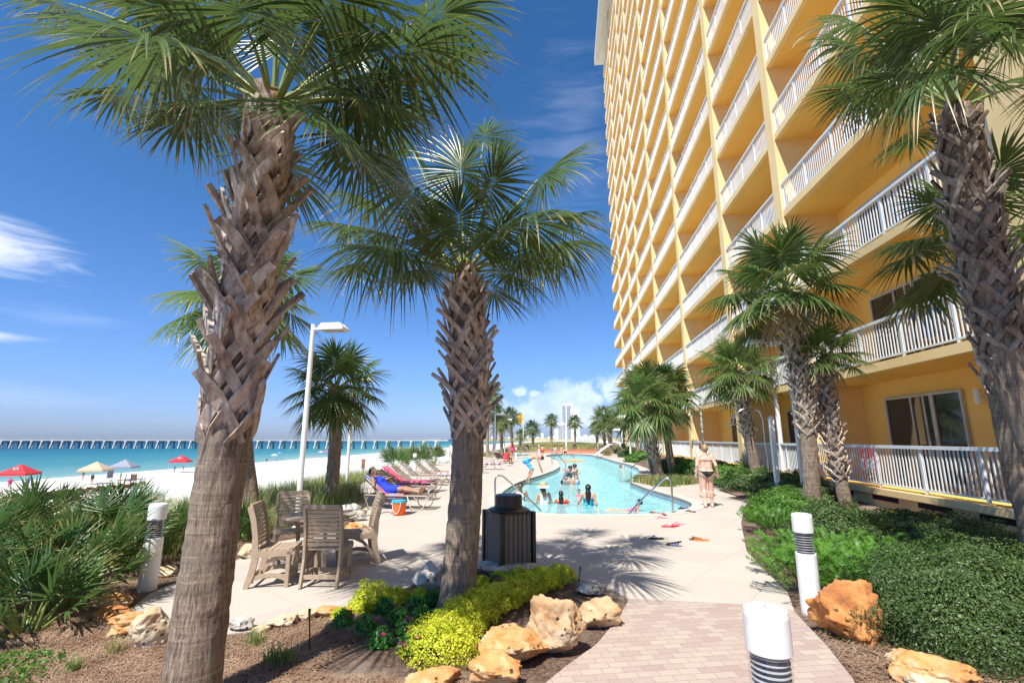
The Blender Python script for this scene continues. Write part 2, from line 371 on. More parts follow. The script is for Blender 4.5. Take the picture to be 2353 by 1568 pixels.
pool = GP([(1461, 1112), (1484, 1121), (1511, 1129), (1546, 1139), (1572, 1148), (1588, 1156), (1585, 1165), (1561, 1172), (1532, 1177), (1480, 1180), (1404, 1181), (1321, 1181), (1240, 1178),
           (1185, 1170), (1150, 1155), (1147, 1138), (1174, 1116), (1202, 1103), (1248, 1089), (1278, 1077), (1285, 1068), (1275, 1056), (1258, 1049), (1255, 1045), (1291, 1042), (1340, 1043),
           (1372, 1047), (1410, 1058), (1446, 1067), (1466, 1076), (1466, 1086), (1452, 1098), (1447, 1106)])
pool = curve2(pool, 4)
path_poly = GP([(1445, 1376), (1700, 1388), (1822, 1402), (1860, 1442), (1900, 1484), (1960, 1560), (1990, 1640)]) + [(G(1990, 1640).x + .15, 1.2), (G(1990, 1640).x + .1, -5.0), (G(1200, 1650).x - .3, -5.0), (G(1200, 1650).x - .1, 1.2)] + GP([(1200, 1650), (1240, 1580), (1300, 1530), (1370, 1480), (1420, 1420)])

def paver_mat(name, cols, mortar, scale, row, width, rot, offs=0.5, mort=0.012, dirt=(0.3, 0.24, 0.18)):
    m, t, b = newmat(name); c = t.mapping(coords(t), rot=(0, 0, rot)); br = t.add('ShaderNodeTexBrick', offset=offs)
    warp = t.noise(coords(t), 1.1, 3); 
    t.link(c, br.inputs['Vector']); br.inputs['Scale'].default_value = scale; br.inputs['Mortar Size'].default_value = mort
    br.inputs['Row Height'].default_value = row; br.inputs['Brick Width'].default_value = width
    br.inputs['Color1'].default_value = (0, 0, 0, 1); br.inputs['Color2'].default_value = (1, 1, 1, 1); br.inputs['Mortar'].default_value = (.5, .5, .5, 1)
    br.inputs['Mortar Smooth'].default_value = 0.4; br.inputs['Bias'].default_value = 0.0
    col = t.ramp(br.outputs['Color'], cols)
    g = t.noise(coords(t), 70, 4, 0.7); st = t.noise(coords(t), 1.3, 6, 0.65)
    col = t.mix(t.math('MULTIPLY', t.smooth(g, 0.4, 0.7), 0.35), col, tuple(min(1, x * 1.25) for x in cols[0][1]))
    col = t.mix(t.math('MULTIPLY', t.smooth(st, 0.48, 0.72), 0.32), col, dirt)
    col = t.mix(t.math('MULTIPLY', br.outputs['Fac'], 0.75), col, mortar)
    t.link(col, b.inputs['Base Color']); b.inputs['Roughness'].default_value = 0.85; b.inputs['Specular IOR Level'].default_value = 0.3
    bump(t, b, t.math('SUBTRACT', t.math('MULTIPLY', g, 0.25), br.outputs['Fac']), 0.35, 0.006); return m
M['deck'] = paver_mat('pale_deck_paving', [(0.0, (0.425, 0.375, 0.325)), (0.5, (0.45, 0.40, 0.345)), (1.0, (0.47, 0.415, 0.36))], (0.36, 0.28, 0.22), 1.0, 0.8, 0.8, R(32), 0.0, 0.005, (0.43, 0.37, 0.31))
M['brick'] = paver_mat('rose_paver', [(0.0, (0.34, 0.255, 0.22)), (0.35, (0.37, 0.29, 0.25)), (0.6, (0.40, 0.33, 0.275)), (1.0, (0.42, 0.355, 0.295))], (0.25, 0.18, 0.14), 1.0, 0.095, 0.175, R(-14), 0.5, 0.004, (0.44, 0.37, 0.32))
M['coping'] = pm('pale_coping', (0.55, 0.48, 0.42), (0.5, 0.43, 0.37), 5, 0.8, 0.1)
def pool_tile():
    m, t, b = newmat('blue_grey_tile'); br = t.add('ShaderNodeTexBrick', offset=0.0)
    sp = t.add('ShaderNodeSeparateXYZ'); t.link(coords(t), sp.inputs[0]); cb = t.add('ShaderNodeCombineXYZ')
    t.link(t.math('ADD', sp.outputs[0], sp.outputs[1]), cb.inputs[0]); t.link(sp.outputs[2], cb.inputs[1]); t.link(cb.outputs[0], br.inputs['Vector'])
    br.inputs['Scale'].default_value = 1; br.inputs['Row Height'].default_value = 0.12; br.inputs['Brick Width'].default_value = 0.12; br.inputs['Mortar Size'].default_value = 0.008
    br.inputs['Color1'].default_value = (0.14, 0.2, 0.3, 1); br.inputs['Color2'].default_value = (0.22, 0.28, 0.36, 1); br.inputs['Mortar'].default_value = (0.45, 0.47, 0.48, 1)
    t.link(br.outputs[0], b.inputs['Base Color']); b.inputs['Roughness'].default_value = 0.25; return m
M['tile'] = pool_tile()
M['plaster'] = pm('pool_plaster', (0.42, 0.78, 0.78), (0.5, 0.84, 0.82), 0.8, 0.8)
M['plaster_pale'] = pm('pool_bench_plaster', (0.72, 0.8, 0.78), (0.66, 0.76, 0.74), 3, 0.8)
def water_mat(name, tintc, rough, bs, scales, amount=0.92):
    m = bpy.data.materials.new(name); m.use_nodes = True; t = NT(m.node_tree); t.n.clear(); c = coords(t)
    h = t.math('ADD', t.math('MULTIPLY', t.noise(c, scales[0], 3, 0.5, 0.8), 0.7), t.math('MULTIPLY', t.noise(c, scales[1], 2, 0.5, 0.5), 0.3))
    bp = t.add('ShaderNodeBump'); bp.inputs['Strength'].default_value = bs; bp.inputs['Distance'].default_value = 0.06; t.link(h, bp.inputs['Height'])
    tr = t.add('ShaderNodeBsdfTransparent'); tr.inputs[0].default_value = (*tintc, 1)
    df = t.add('ShaderNodeBsdfDiffuse'); t.link(t.mix(t.smooth(h, 0.42, 0.58), (0.22, 0.66, 0.68), (0.62, 0.90, 0.88)), df.inputs[0]); t.link(bp.outputs[0], df.inputs[1])
    gl = t.add('ShaderNodeBsdfGlossy'); gl.inputs['Roughness'].default_value = rough; t.link(bp.outputs[0], gl.inputs['Normal'])
    fr = t.add('ShaderNodeFresnel'); fr.inputs[0].default_value = 1.33; t.link(bp.outputs[0], fr.inputs['Normal'])
    m1 = t.add('ShaderNodeMixShader'); m1.inputs[0].default_value = 1 - amount; t.link(tr.outputs[0], m1.inputs[1]); t.link(df.outputs[0], m1.inputs[2])
    m2 = t.add('ShaderNodeMixShader'); t.link(t.math('MINIMUM', fr.outputs[0], 0.5), m2.inputs[0]); t.link(m1.outputs[0], m2.inputs[1]); t.link(gl.outputs[0], m2.inputs[2])
    o = t.add('ShaderNodeOutputMaterial'); t.link(m2.outputs[0], o.inputs[0]); return m
M['pool_water'] = water_mat('pool_water', (0.74, 0.96, 0.98), 0.05, 0.8, (6.5, 19), 0.5)

def sea_mat():
    m, t, b = newmat('sea_water'); c = coords(t); sp = t.add('ShaderNodeSeparateXYZ'); t.link(c, sp.inputs[0])
    nn = t.noise(t.mapping(c, (0.012, 0.004, 1)), 1.0, 4)
    off = t.math('ADD', t.math('MULTIPLY', sp.outputs[0], -1), t.math('MULTIPLY', t.math('SUBTRACT', nn, 0.5), 70))
    f = t.math('DIVIDE', t.math('SUBTRACT', off, 100), 800, clamp=True)
    col = t.ramp(f, [(0.0, (0.26, 0.38, 0.34)), (0.02, (0.13, 0.27, 0.26)), (0.07, (0.045, 0.19, 0.205)), (0.2, (0.012, 0.13, 0.17)), (0.42, (0.008, 0.075, 0.14)), (1.0, (0.006, 0.04, 0.10))])
    t.link(col, b.inputs['Base Color']); b.inputs['Roughness'].default_value = 0.35; b.inputs['IOR'].default_value = 1.2; b.inputs['Specular IOR Level'].default_value = 0.25
    bump(t, b, t.noise(t.mapping(c, (0.5, 0.2, 1)), 1.0, 4), 0.3, 0.25); return m
M['sea'] = sea_mat()
M['sand'] = pm('white_sand', (0.66, 0.635, 0.59), (0.58, 0.55, 0.50), 0.5, 0.95, 0.7, detail=8, dist=0.12)
def soil_mat():
    m, t, b = newmat('mulch_soil'); c = coords(t)
    n = t.noise(c, 28, 5, 0.7); sp = t.noise(c, 90, 2, 0.6); big = t.noise(c, 0.9, 4)
    col = t.ramp(n, [(0.35, (0.05, 0.027, 0.018)), (0.5, (0.115, 0.066, 0.044)), (0.66, (0.22, 0.145, 0.10))])
    col = t.mix(t.smooth(sp, 0.66, 0.72), col, (0.6, 0.55, 0.48)); col = t.mix(t.math('MULTIPLY', t.smooth(big, 0.5, 0.68), 0.6), col, (0.34, 0.27, 0.2))
    t.link(col, b.inputs['Base Color']); b.inputs['Roughness'].default_value = 0.95; bump(t, b, n, 0.9, 0.03); return m
M['soil'] = soil_mat()
M['dune'] = pm('dune_ground', (0.42, 0.38, 0.2), (0.5, 0.44, 0.28), 0.5, 0.95, 0.3, detail=8)

SEA_Z = -6.0
def terr(x, y):
    if x < -8.2: 
        a = min(1, (-8.2 - x) / 13); z = -4.1 * (a * a * (3 - 2 * a))
        if x < -21: z = -4.1 - 1.9 * min(1.35, (-21 - x) / 83)
    else: z = 0.0
    if x > 5.2 and y < 60: z += min(1, max(0, (x - 5.2) / 2.2)) * (0.08 + 0.37 * min(1, max(0, (y - 13) / 8)))
    if y > 68 and x > -14: z += 1.0 * math.exp(-((y - 100) / 20) ** 2) * math.exp(-((x + 1) / 14) ** 2)   # grassy dune past the pool
    return z - 0.012
def axis(stops):
    out = []
    for (a, b, st) in stops: out += list(np.arange(a, b, st))
    return out
xs = axis([(-300, -120, 20), (-120, -30, 3), (-30, -12, 1.0), (-12, 12, 0.5), (12, 60, 6), (60, 400, 40), (400, 4001, 600)])
ys = axis([(-60, -6, 6), (-6, 40, 0.5), (40, 140, 2), (140, 400, 20), (400, 6001, 400)])
deck_in = offset(deck_out, -0.35)
def build_ground():
    idx = {}; groups = {'sand': MB(), 'mulch': MB(), 'dune_ground': MB()}
    faces = {k: [] for k in groups}; V = []
    for j, y in enumerate(ys):
        for i, x in enumerate(xs): V.append((x, y, terr(x, y)))
    nx = len(xs)
    dset = {}
    for j in range(len(ys)):
        for i in range(nx):
            x, y = xs[i], ys[j]
            dset[(i, j)] = (-10 < x < 9 and 4 < y < 72) and inside((x, y), deck_in)
    for j in range(len(ys) - 1):
        for i in range(nx - 1):
            if dset[(i, j)] and dset[(i + 1, j)] and dset[(i, j + 1)] and dset[(i + 1, j + 1)]: continue
            x, y = xs[i], ys[j]; k = 'sand'
            if x > -8.5 and y < 13: k = 'mulch'
            elif x > 3 and y < 90: k = 'mulch'
            elif -9.5 < x <= 3 and y < 66: k = 'dune_ground'
            elif -14 < x < 40 and 66 <= y < 130: k = 'dune_ground'
            elif y >= 400 and x > -60: k = 'dune_ground'
            faces[k].append((j * nx + i, j * nx + i + 1, (j + 1) * nx + i + 1, (j + 1) * nx + i))
    for k, m in (('sand', M['sand']), ('mulch', M['soil']), ('dune_ground', M['dune'])):
        used = sorted({i for f in faces[k] for i in f}); mp = {o: n for n, o in enumerate(used)}
        mb = MB(); mb.add([V[i] for i in used], [tuple(mp[i] for i in f) for f in faces[k]])
        tag(mb.build(k, m, smooth=True), kind='structure')
build_ground()
tag(MB().add([(-9000, -600, SEA_Z), (-104 - 14, -600, SEA_Z), (-104 - 14, 9000, SEA_Z), (-9000, 9000, SEA_Z)], [(0, 1, 2, 3)]).add(
    [(-118, -600, SEA_Z), (-96, -600, SEA_Z), (-96, 9000, SEA_Z), (-118, 9000, SEA_Z)], [(0, 1, 2, 3)]).build('sea_water', M['sea']), kind='structure')

cop_out = offset(pool, 0.34)
tag(MB().poly([deck_out, cop_out], -0.1, 0.0).build('pool_deck', M['deck']), kind='structure')
tag(MB().poly([cop_out, pool], -0.09, 0.012).build('pool_coping', M['coping']), kind='structure')
tag(MB().poly([path_poly], -0.1, 0.006).build('brick_path', M['brick']), kind='structure')
pool_wall = MB(); n = len(pool)
pool_wall.add([(p[0], p[1], z) for z in (0.0, -0.25) for p in pool], [(i, (i + 1) % n, n + (i + 1) % n, n + i) for i in range(n)])
tag(pool_wall.build('pool_tile_band', M['tile']), kind='structure')
pb = MB(); ins = offset(pool, -0.30); ins2 = offset(pool, -0.03)
pb.add([(p[0], p[1], -0.25) for p in pool] + [(p[0], p[1], -1.15) for p in pool], [(i, (i + 1) % n, n + (i + 1) % n, n + i) for i in range(n)])
pb.poly([[(p[0], p[1]) for p in offset(pool, 0.1)]], -1.15)
tag(pb.build('pool_basin', M['plaster']), kind='structure')
bench = MB(); bench.add([(p[0], p[1], -0.27) for p in ins2] + [(p[0], p[1], -0.27) for p in ins] + [(p[0], p[1], -1.1) for p in ins],
                        [(i, (i + 1) % n, n + (i + 1) % n, n + i) for i in range(n)] + [(n + i, n + (i + 1) % n, 2 * n + (i + 1) % n, 2 * n + i) for i in range(n)])
tag(bench.build('pool_bench', M['plaster_pale']), kind='structure')
tag(MB().poly([offset(pool, -0.004)], -0.20).build('pool_water', M['pool_water']), kind='structure')
# far end: low wall and terrace behind the pool
tag(MB().span((-4.0, 64.2, -0.02), (6.4, 64.5, 0.42)).span((-4.06, 64.14, 0.42), (6.46, 64.56, 0.48)).build('low_wall', pm('salmon_render', (0.62, 0.2, 0.13), (0.68, 0.28, 0.2), 1.5, 0.8)),
    'low salmon pink wall behind the far end of the pool', 'wall')

# ---------------------------------------------------------------- the yellow hotel
FX, BX, STO = 8.0, 9.8, 3.08
deckz = [0.62] + [3.77 + STO * k for k in range(21)]            # balcony floor tops
pil = [9.0, 17.8, 24.05, 33.15, 42.3, 51.4, 57.8, 67.5]         # far faces of the dividing walls
PT = [1.2] + [0.55] * 7
YEND, ZTOP = 77.0, 69.4
hotel = thing('hotel', 'tall yellow beachfront hotel with rows of white railed balconies beside the pool', 'hotel', (FX, 0, 0))
mb = MB(); mb.span((BX, -4, -0.2), (30, YEND - 1.0, ZTOP)); mb.build('wall', M['stucco'], hotel, world=True)
mb = MB()
for y, th in zip(pil, PT): mb.span((FX - 0.03, y - th, 0.0), (BX + 0.1, y, ZTOP))
mb.span((FX - 0.03, -4, 0), (BX + .1, -3.4, ZTOP))
mb.build('dividing_wall', M['stucco_pale'], hotel, world=True)
mb = MB(); ms = MB()
for k, z in enumerate(deckz):
    if k == 0: continue
    mb.span((FX, -3.98, z - 0.22), (FX + 0.16, YEND, z)); ms.span((FX + 0.16, -3.97, z - 0.217), (BX + 0.05, YEND - 0.03, z - 0.003))
mb.span((FX - 0.08, -3.98, 0.45), (FX + .16, YEND, 0.6)); ms.span((FX + 0.16, -3.97, 0.42), (BX + .05, YEND, 0.597))
mb.build('slab_edge', M['stucco_pale'], hotel, world=True); ms.build('balcony_floor', M['soffit'], hotel, world=True)
mb = MB()
mb.span((FX + 0.04, -3.9, -0.3), (FX + 0.22, YEND, 0.46)); 
for y in (8.0, 9.9, 11.6, 13.3, 15.2, 19.6, 21.8): MB().span((FX + 0.02, y, 0.3), (FX + 0.06, y + 1.0, 0.41)).build('vent', M['hole'], hotel, world=True)
mb.build('plinth', M['stucco_pale'], hotel, world=True)
mb = MB(); mb.span((6.7, -5, ZTOP + 0.1), (31, YEND + 1.9, ZTOP + 1.7)); mb.span((7.3, -4, ZTOP - 0.35), (30.5, YEND + 1.0, ZTOP + 0.1))
mb.build('roof', M['cream'], hotel, world=True)
# railings: one mesh per bay length, shared by every storey
def railing_mesh(L, step=0.115, endpost=True):
    m = MB(); m.box((0, L / 2, 1.03), (0.09, L, 0.075)); m.box((0, L / 2, 0.09), (0.045, L, 0.04))
    n = max(1, round(L / 1.55))
    for i in range(n + 1):
        y = min(max(0.035, L * i / n), L - 0.035); m.box((0, y, 0.5), (0.05, 0.06, 1.0))
    c = int(L / step)
    for i in range(1, c): m.box((0, L * i / c, 0.55), (0.02, 0.026, 0.9))
    return m
bays = []; prev = -3.4
for y, th in zip(pil, PT): bays.append((prev + 0.01, y - th - 0.01)); prev = y
bays.append((prev + 0.01, YEND - 0.05))
far_rail = MB()
for bi, (y0, y1) in enumerate(bays):
    L = y1 - y0; mm = None
    for k, z in enumerate(deckz):
        if bi == 0 and k > 6: continue
        if bi >= 1 and bi <= 4:
            if mm is None: o = railing_mesh(L).build('balcony_railing', M['rail_white'], hotel); mm = o.data
            else: o = bpy.data.objects.new('balcony_railing', mm); COL.objects.link(o); o.parent = hotel
            o.location = (0.06, y0, z)
        elif bi > 4 or bi == 0:
            r = railing_mesh(L, 0.16 if bi else 0.115); far_rail.add(np.concatenate(r.V) + np.array([FX + 0.06, y0, z]), r.Fc)
tag(far_rail.build('distant_railing', M['rail_white'], hotel, world=True), kind='stuff')
# end return railing
er = MB()
for z in deckz: er.span((FX + 0.06, YEND - 0.1, z + 1.0), (BX, YEND - 0.04, z + 1.07)); er.span((FX + 0.1, YEND - 0.08, z + 0.1), (BX, YEND - 0.06, z + 0.95))
tag(er.build('end_railing', M['rail_white'], hotel, world=True), kind='stuff')
# sliding doors on the lower storeys
def door(y0, y1, z0, h):
    fr = MB(); X = BX - 0.03; f = 0.07
    fr.span((X - .06, y0, z0 + h - f), (X + .03, y1, z0 + h)); fr.span((X - .06, y0, z0), (X + .03, y1, z0 + f))
    L = y1 - y0
    for q, wd in ((0, f), (0.34, 0.13), (0.45, 0.06), (0.62, 0.06), (1, f)):
        yy = y0 + (L - wd) * q; fr.span((X - .055, yy, z0 + f), (X + .028, yy + wd, z0 + h - f))
    fo = fr.build('sliding_door', M['frame_grey'], hotel, world=True)
    MB().span((X - 0.02, y0 + f, z0 + f), (X - 0.012, y1 - f, z0 + h - f)).build('door_glass', M['glass_dark'], fo, world=False).location = (-FX, 0, 0)
    fo2 = MB(); fo2.tube([(X - .08, y0 + L * .40, z0 + .95), (X - .12, y0 + L * .40, z0 + .95), (X - .12, y0 + L * .40, z0 + 1.15), (X - .08, y0 + L * .40, z0 + 1.15)], 0.012, 6)
    fo2.build('handle', M['steel'], fo).location = (-FX, 0, 0)
for k in range(0, 4):
    for (y0, y1) in ((13.1, 16.05), (4.3, 7.2), (20.2, 22.8), (27.0, 30.2), (36.5, 39.5), (45.5, 48.6)):
        door(y0, y1, deckz[k] + 0.02, 2.42)
for k in range(4):
    for yy in (12.5, 3.7, 19.4):
        z = deckz[k] + 2.2; mb = MB(); mb.lathe([(0.075, -0.17), (0.08, -.16), (0.08, 0.16), (0.075, 0.17)], (BX - 0.16, yy, z), 16); mb.span((BX - 0.1, yy - .04, z - 0.06), (BX, yy + .04, z + 0.06))
        mb.build('wall_lamp', M['white'], hotel, world=True)
mb = MB(); mb.tube([(FX - .03, 31.75, 3.2), (FX - .3, 31.7, 3.2)], 0.025, 8); mb.tube([(FX - .25, 31.7, 3.3), (FX - .5, 31.5, 3.22)], 0.07, 10)
mb.build('security_camera', M['white'], hotel, world=True)

# ---------------------------------------------------------------- palms
def nrm(a): return a / (np.linalg.norm(a, axis=-1, keepdims=True) + 1e-9)
def fan(H, D, N, L, n=56, seg=6, droop=0.2, rng=None, wmul=1.0, spread=2.45, recurve=0.18, joined=True):
    """one costapalmate fan blade: H hastula, D forward, N upper side"""
    rng = rng or np.random.default_rng(0); n = max(16, int(n * .82))
    D = nrm(np.array(D, float)); N = np.array(N, float); N = nrm(N - D * np.dot(N, D)); S = np.cross(D, N)
    a = np.linspace(-spread, spread, n) + rng.normal(0, 0.015, n); q = np.abs(a) / spread
    cl = 0.30 * L * (1 - q) ** 0.8
    base = np.array(H)[None] + D[None] * cl[:, None] - N[None] * (recurve * 0.6 * cl ** 2 / (0.3 * L + 1e-6))[:, None]
    dirs = np.cos(a)[:, None] * D + np.sin(a)[:, None] * S - N[None] * (0.08 + 0.26 * np.sin(a) ** 2)[:, None] + rng.normal(0, 0.03, (n, 3))
    dirs = nrm(dirs); Ll = (L - cl * 0.6) * (0.66 + 0.34 * np.cos(a * 0.62)) * rng.uniform(0.88, 1.08, n)
    t = np.linspace(0, 1, seg + 1)[None, :, None]; curl = rng.normal(0, 0.05, (n, 1, 1))
    side = nrm(np.cross(dirs, N[None]))
    dr = (droop * rng.uniform(0.55, 1.5, n))[:, None, None]
    P = base[:, None] + dirs[:, None] * Ll[:, None, None] * (t - 0.12 * dr * t ** 3) - N[None, None] * (Ll[:, None, None] * recurve * 0.35 * t ** 2)
    P = P + np.array([0, 0, -1.0])[None, None] * (Ll[:, None, None] * dr * t ** 2.6) + side[:, None] * curl * Ll[:, None, None] * t ** 2
    wp = np.interp(np.linspace(0, 1, seg + 1), [0, .12, .34, .6, .85, 1], [0.10, 0.5, 1.0, 0.72, 0.28, 0.03])
    wm = (2 * spread / n) * 0.34 * L * 0.60 * wmul
    wd = (wp * wm)[None, :, None] * np.ones((n, 1, 1))
    c = P - N[None, None] * wd * 0.30; l = P - side[:, None] * wd + N[None, None] * wd * .25; r = P + side[:, None] * wd + N[None, None] * wd * .25
    V = np.stack([l, c, r], 2).reshape(-1, 3); tip = np.repeat(np.tile(np.linspace(0, 1, seg + 1), n), 3)
    tip = tip + np.repeat(rng.normal(0, .07, n), 3 * (seg + 1))
    i = np.arange(n)[:, None, None] * (seg + 1) * 3 + np.arange(seg)[None, :, None] * 3 + np.arange(2)[None, None, :]
    F = np.stack([i, i + 1, i + 4, i + 3], -1).reshape(-1, 4)
    return V, F, tip
def strip_tube(pts, wt, seg=6):
    m = MB(); m.tube([Vector(p) for p in pts], list(wt), seg, cap=False); return np.concatenate(m.V), np.array(m.Fc)
class Crown:
    def __init__(s): s.V = []; s.F = []; s.T = []; s.n = 0; s.pv = []; s.pf = []; s.pn = 0
    def frond(s, C, H, rng, L, up=None, **kw):
        C = np.array(C, float); H = np.array(H, float); d = H - C; ln = np.linalg.norm(d)
        mid = C + d * 0.5 + np.array([0, 0, 1]) * 0.16 * ln * (1 - abs(d[2]) / (ln + 1e-6))
        ts = np.linspace(0, 1, 7)[:, None]; pts = (1 - ts) ** 2 * C + 2 * ts * (1 - ts) * mid + ts ** 2 * H
        v, f = strip_tube(pts, np.linspace(0.026, 0.011, 7) * (L / 1.1) ** .5); s.pv.append(v); s.pf.append(f + s.pn); s.pn += len(v)
        D = nrm(H - mid); 
        hor = np.array([D[0], D[1], 0.0]); hor = hor / (np.linalg.norm(hor) + 1e-6)
        if up is None: up = np.array([0, 0, 1.0]) - hor * 0.55 if D[2] > 0.75 else np.array([0, 0, 1.0])
        v, f, t = fan(H, D, up, L, rng=rng, **kw); s.V.append(v); s.F.append(f + s.n); s.T.append(t); s.n += len(v)
    def build(s, name, mat, parent, pet=None):
        o = mesh_np(name, np.concatenate(s.V), np.concatenate(s.F), mat, parent, np.concatenate(s.T))
        if s.pv: mesh_np('petiole', np.concatenate(s.pv), np.concatenate(s.pf), pet or M['petiole'], o, smooth=True)
        return o
def auto_crown(cr, C, rng, n, pet, L, n_leaf=46, seg=6, lo=-0.55, hi=1.45, r0=0.1, droop=0.28, skip=None):
    for i in range(n):
        e = hi + (lo - hi) * ((i + 0.5) / n) ** 0.85; az = i * 2.39996 + rng.uniform(-0.25, 0.25)
        d = np.array([math.cos(az) * math.cos(e), math.sin(az) * math.cos(e), math.sin(e)])
        if skip is not None and skip(d): continue
        k = rng.uniform(0.82, 1.12); H = C + d * pet * k + np.array([0, 0, -0.10 * pet * (1 - math.sin(e)) ** 1.0])
        cr.frond(C + d * r0 * np.array([1, 1, .2]), H, rng, L * rng.uniform(0.85, 1.1), n=n_leaf, seg=seg, droop=droop * rng.uniform(0.6, 1.4), recurve=rng.uniform(0.08, 0.3))
def trunk_mesh(base, pts, radii, seg=28, rough=0.02, rng=None):
    rng = rng or random.Random(1); m = MB(); P = [Vector(p) for p in pts]; out = []; rr = []
    N = max(40, int((P[-1] - P[0]).length / 0.05))
    for i in range(N + 1):                             # resample + small ring relief
        t = i / N * (len(P) - 1); k = min(int(t), len(P) - 2); f = t - k; out.append(P[k].lerp(P[k + 1], f))
        r = radii[k] * (1 - f) + radii[k + 1] * f; rr.append(r * (1 + rng.uniform(-1, 1) * rough * .5))
    m.tube(out, rr, seg, cap=True)
    v = m.V[0]; v += np.random.default_rng(3).normal(0, 0.004, v.shape); return m
def boots(axis_fn, rad_fn, s0, s1, rows, per, blen, bw, rng, stub=1.0, out=1.0, thick=0.016):
    """criss-cross leaf bases: each is a stub springing from two straps that clasp the trunk"""
    m = MB(); k = 0; total = rows * per
    for i in range(total):
        f = (i + .5) / total; s = s0 + (s1 - s0) * f; ang = i * 2.39996 + rng.uniform(-.12, .12)
        L = blen * rng.uniform(0.8, 1.2) * (1.0 + 0.15 * math.sin(f * 3.1)); W = bw * rng.uniform(0.85, 1.15); o_ = out * rng.uniform(0.6, 1.5)
        p0 = axis_fn(s); ax = (axis_fn(s + .05) - axis_fn(s)).normalized(); r = rad_fn(s)
        def P(a, h, ro):
            e = Vector((math.cos(a), math.sin(a), 0)); e = (e - ax * e.dot(ax)).normalized(); return axis_fn(s) + ax * h + e * ro, e
        cut = rng.random() < 0.9
        tp = 1.0 if f < .55 else 1.0 - .5 * (f - .55) / .45; L *= .6 + .4 * tp; o_ *= tp; W *= .75 + .25 * tp; sl = L * stub * rng.uniform(.7, 1.15); lean = (1 if (i % 2) else -1) * rng.uniform(.25, .75) * min(1.0, .11 / r) * 1.25
        tipo = r + 0.03 + sl * 0.42 * o_
        for sgn in (-1, 1):
            a0 = ang + sgn * min(1.25, 0.5 * W / r + 0.62)
            pts, wt = [], []
            for q, (dh, dr) in enumerate(((-0.62, 0.004), (-0.34, 0.018), (-0.05, 0.028), (0.2, 0.045))):
                t = q / 3.0; p, e = P(ang + (a0 - ang) * (1 - t) ** 1.1, L * dh, r + dr); pts.append(p); wt.append((W * (0.50 + 0.22 * t), thick * (0.7 + t)))
            if sgn == 1:
                for q in (0.45, 0.75, 1.0):
                    p, e = P(ang + lean * q, L * 0.2 + sl * 0.66 * q, r + 0.045 + (tipo - r - 0.045) * q ** 1.25); pts.append(p); wt.append((W * (0.74 - 0.26 * q), thick * (1.9 - .3 * q)))
            _, e = P(ang, 0, 1); m.sweep(pts, wt, e)
        k += 1
    return m
def palm(name, label, group, base, top, r0, r1, boot_from, crown_kw, seed=0, lean=(0, 0), brows=8, bper=7, blen=0.3, bw=0.1, mat='frond', extra=None, rtop=None, wob=0.03, stub=1.0, out=1.0, fronds=30, pet=0.9, L=1.0, bulge=0.03, nleaf=56, seg=6, dead=0, skip=None, lo=-.55, droop=.2, hi=1.45, bend=None, bootmat='boot'):
    base = Vector(base); top = Vector(top); rng = random.Random(seed); rg = np.random.default_rng(seed)
    t = thing(name, label, 'palm tree', base, 0, group); H = (top - base)
    bend = Vector((rng.uniform(-1, 1), rng.uniform(-1, 1), 0)).normalized() * wob * H.length
    if bend is not None: bend = Vector(bend)
    def ax(s): return H * s + bend * math.sin(math.pi * min(max(s, 0), 1))
    def rad(s):
        if s < boot_from: return r0 + (r1 - r0) * (s / boot_from) ** 0.7
        f = (s - boot_from) / (1 - boot_from); return r1 + bulge * math.sin(f * 2.6) - (r1 - (rtop or r1 * .8)) * f
    n = 24; trunk_mesh(base, [ax(i / n) for i in range(n + 1)], [rad(i / n) * (1.12 if i == 0 else 1) for i in range(n + 1)]).build('trunk', M['trunk'], t, smooth=True)
    b = boots(ax, rad, boot_from + .02, 0.985, brows, bper, blen, bw, rng, stub, out); b.build('leaf_base', M[bootmat], t)
    fm = MB(); c = ax(1.0); rr = rtop or r1 * .8
    fm.lathe([(rr * .9, -0.14), (rr * 1.0, -0.03), (rr * .75, 0.09), (rr * .3, 0.2)], c, 14)
    v = fm.V[0]; v += rg.normal(0, 0.012, v.shape); fm.build('fibre', M['fibre'], t, smooth=False)
    cr = Crown(); C = np.array(c)
    if extra: 
        for e in extra: 
            Hh = Vector(e[0]) - base; cr.frond(C, Hh, rg, e[1], n=nleaf, seg=seg, droop=e[2] if len(e) > 2 else droop, recurve=e[3] if len(e) > 3 else .25, up=e[4] if len(e) > 4 else None)
    auto_crown(cr, C, rg, fronds, pet, L, nleaf, seg, lo=lo, droop=droop, skip=skip, r0=rr * .6, hi=hi)
    cr.build('crown', M[mat], t)
    if dead:
        dc = Crown()
        for i in range(dead):
            a = rng.uniform(0, 6.28); Hh = C + np.array([math.cos(a) * pet * .35, math.sin(a) * pet * .35, -pet * .45]); dc.frond(C, Hh, rg, L * .75, n=26, seg=4, droop=.7)
        dc.build('dead_frond', M['dead'], t, M['dead'])
    return t
PG = 'cabbage palms around the pool deck'
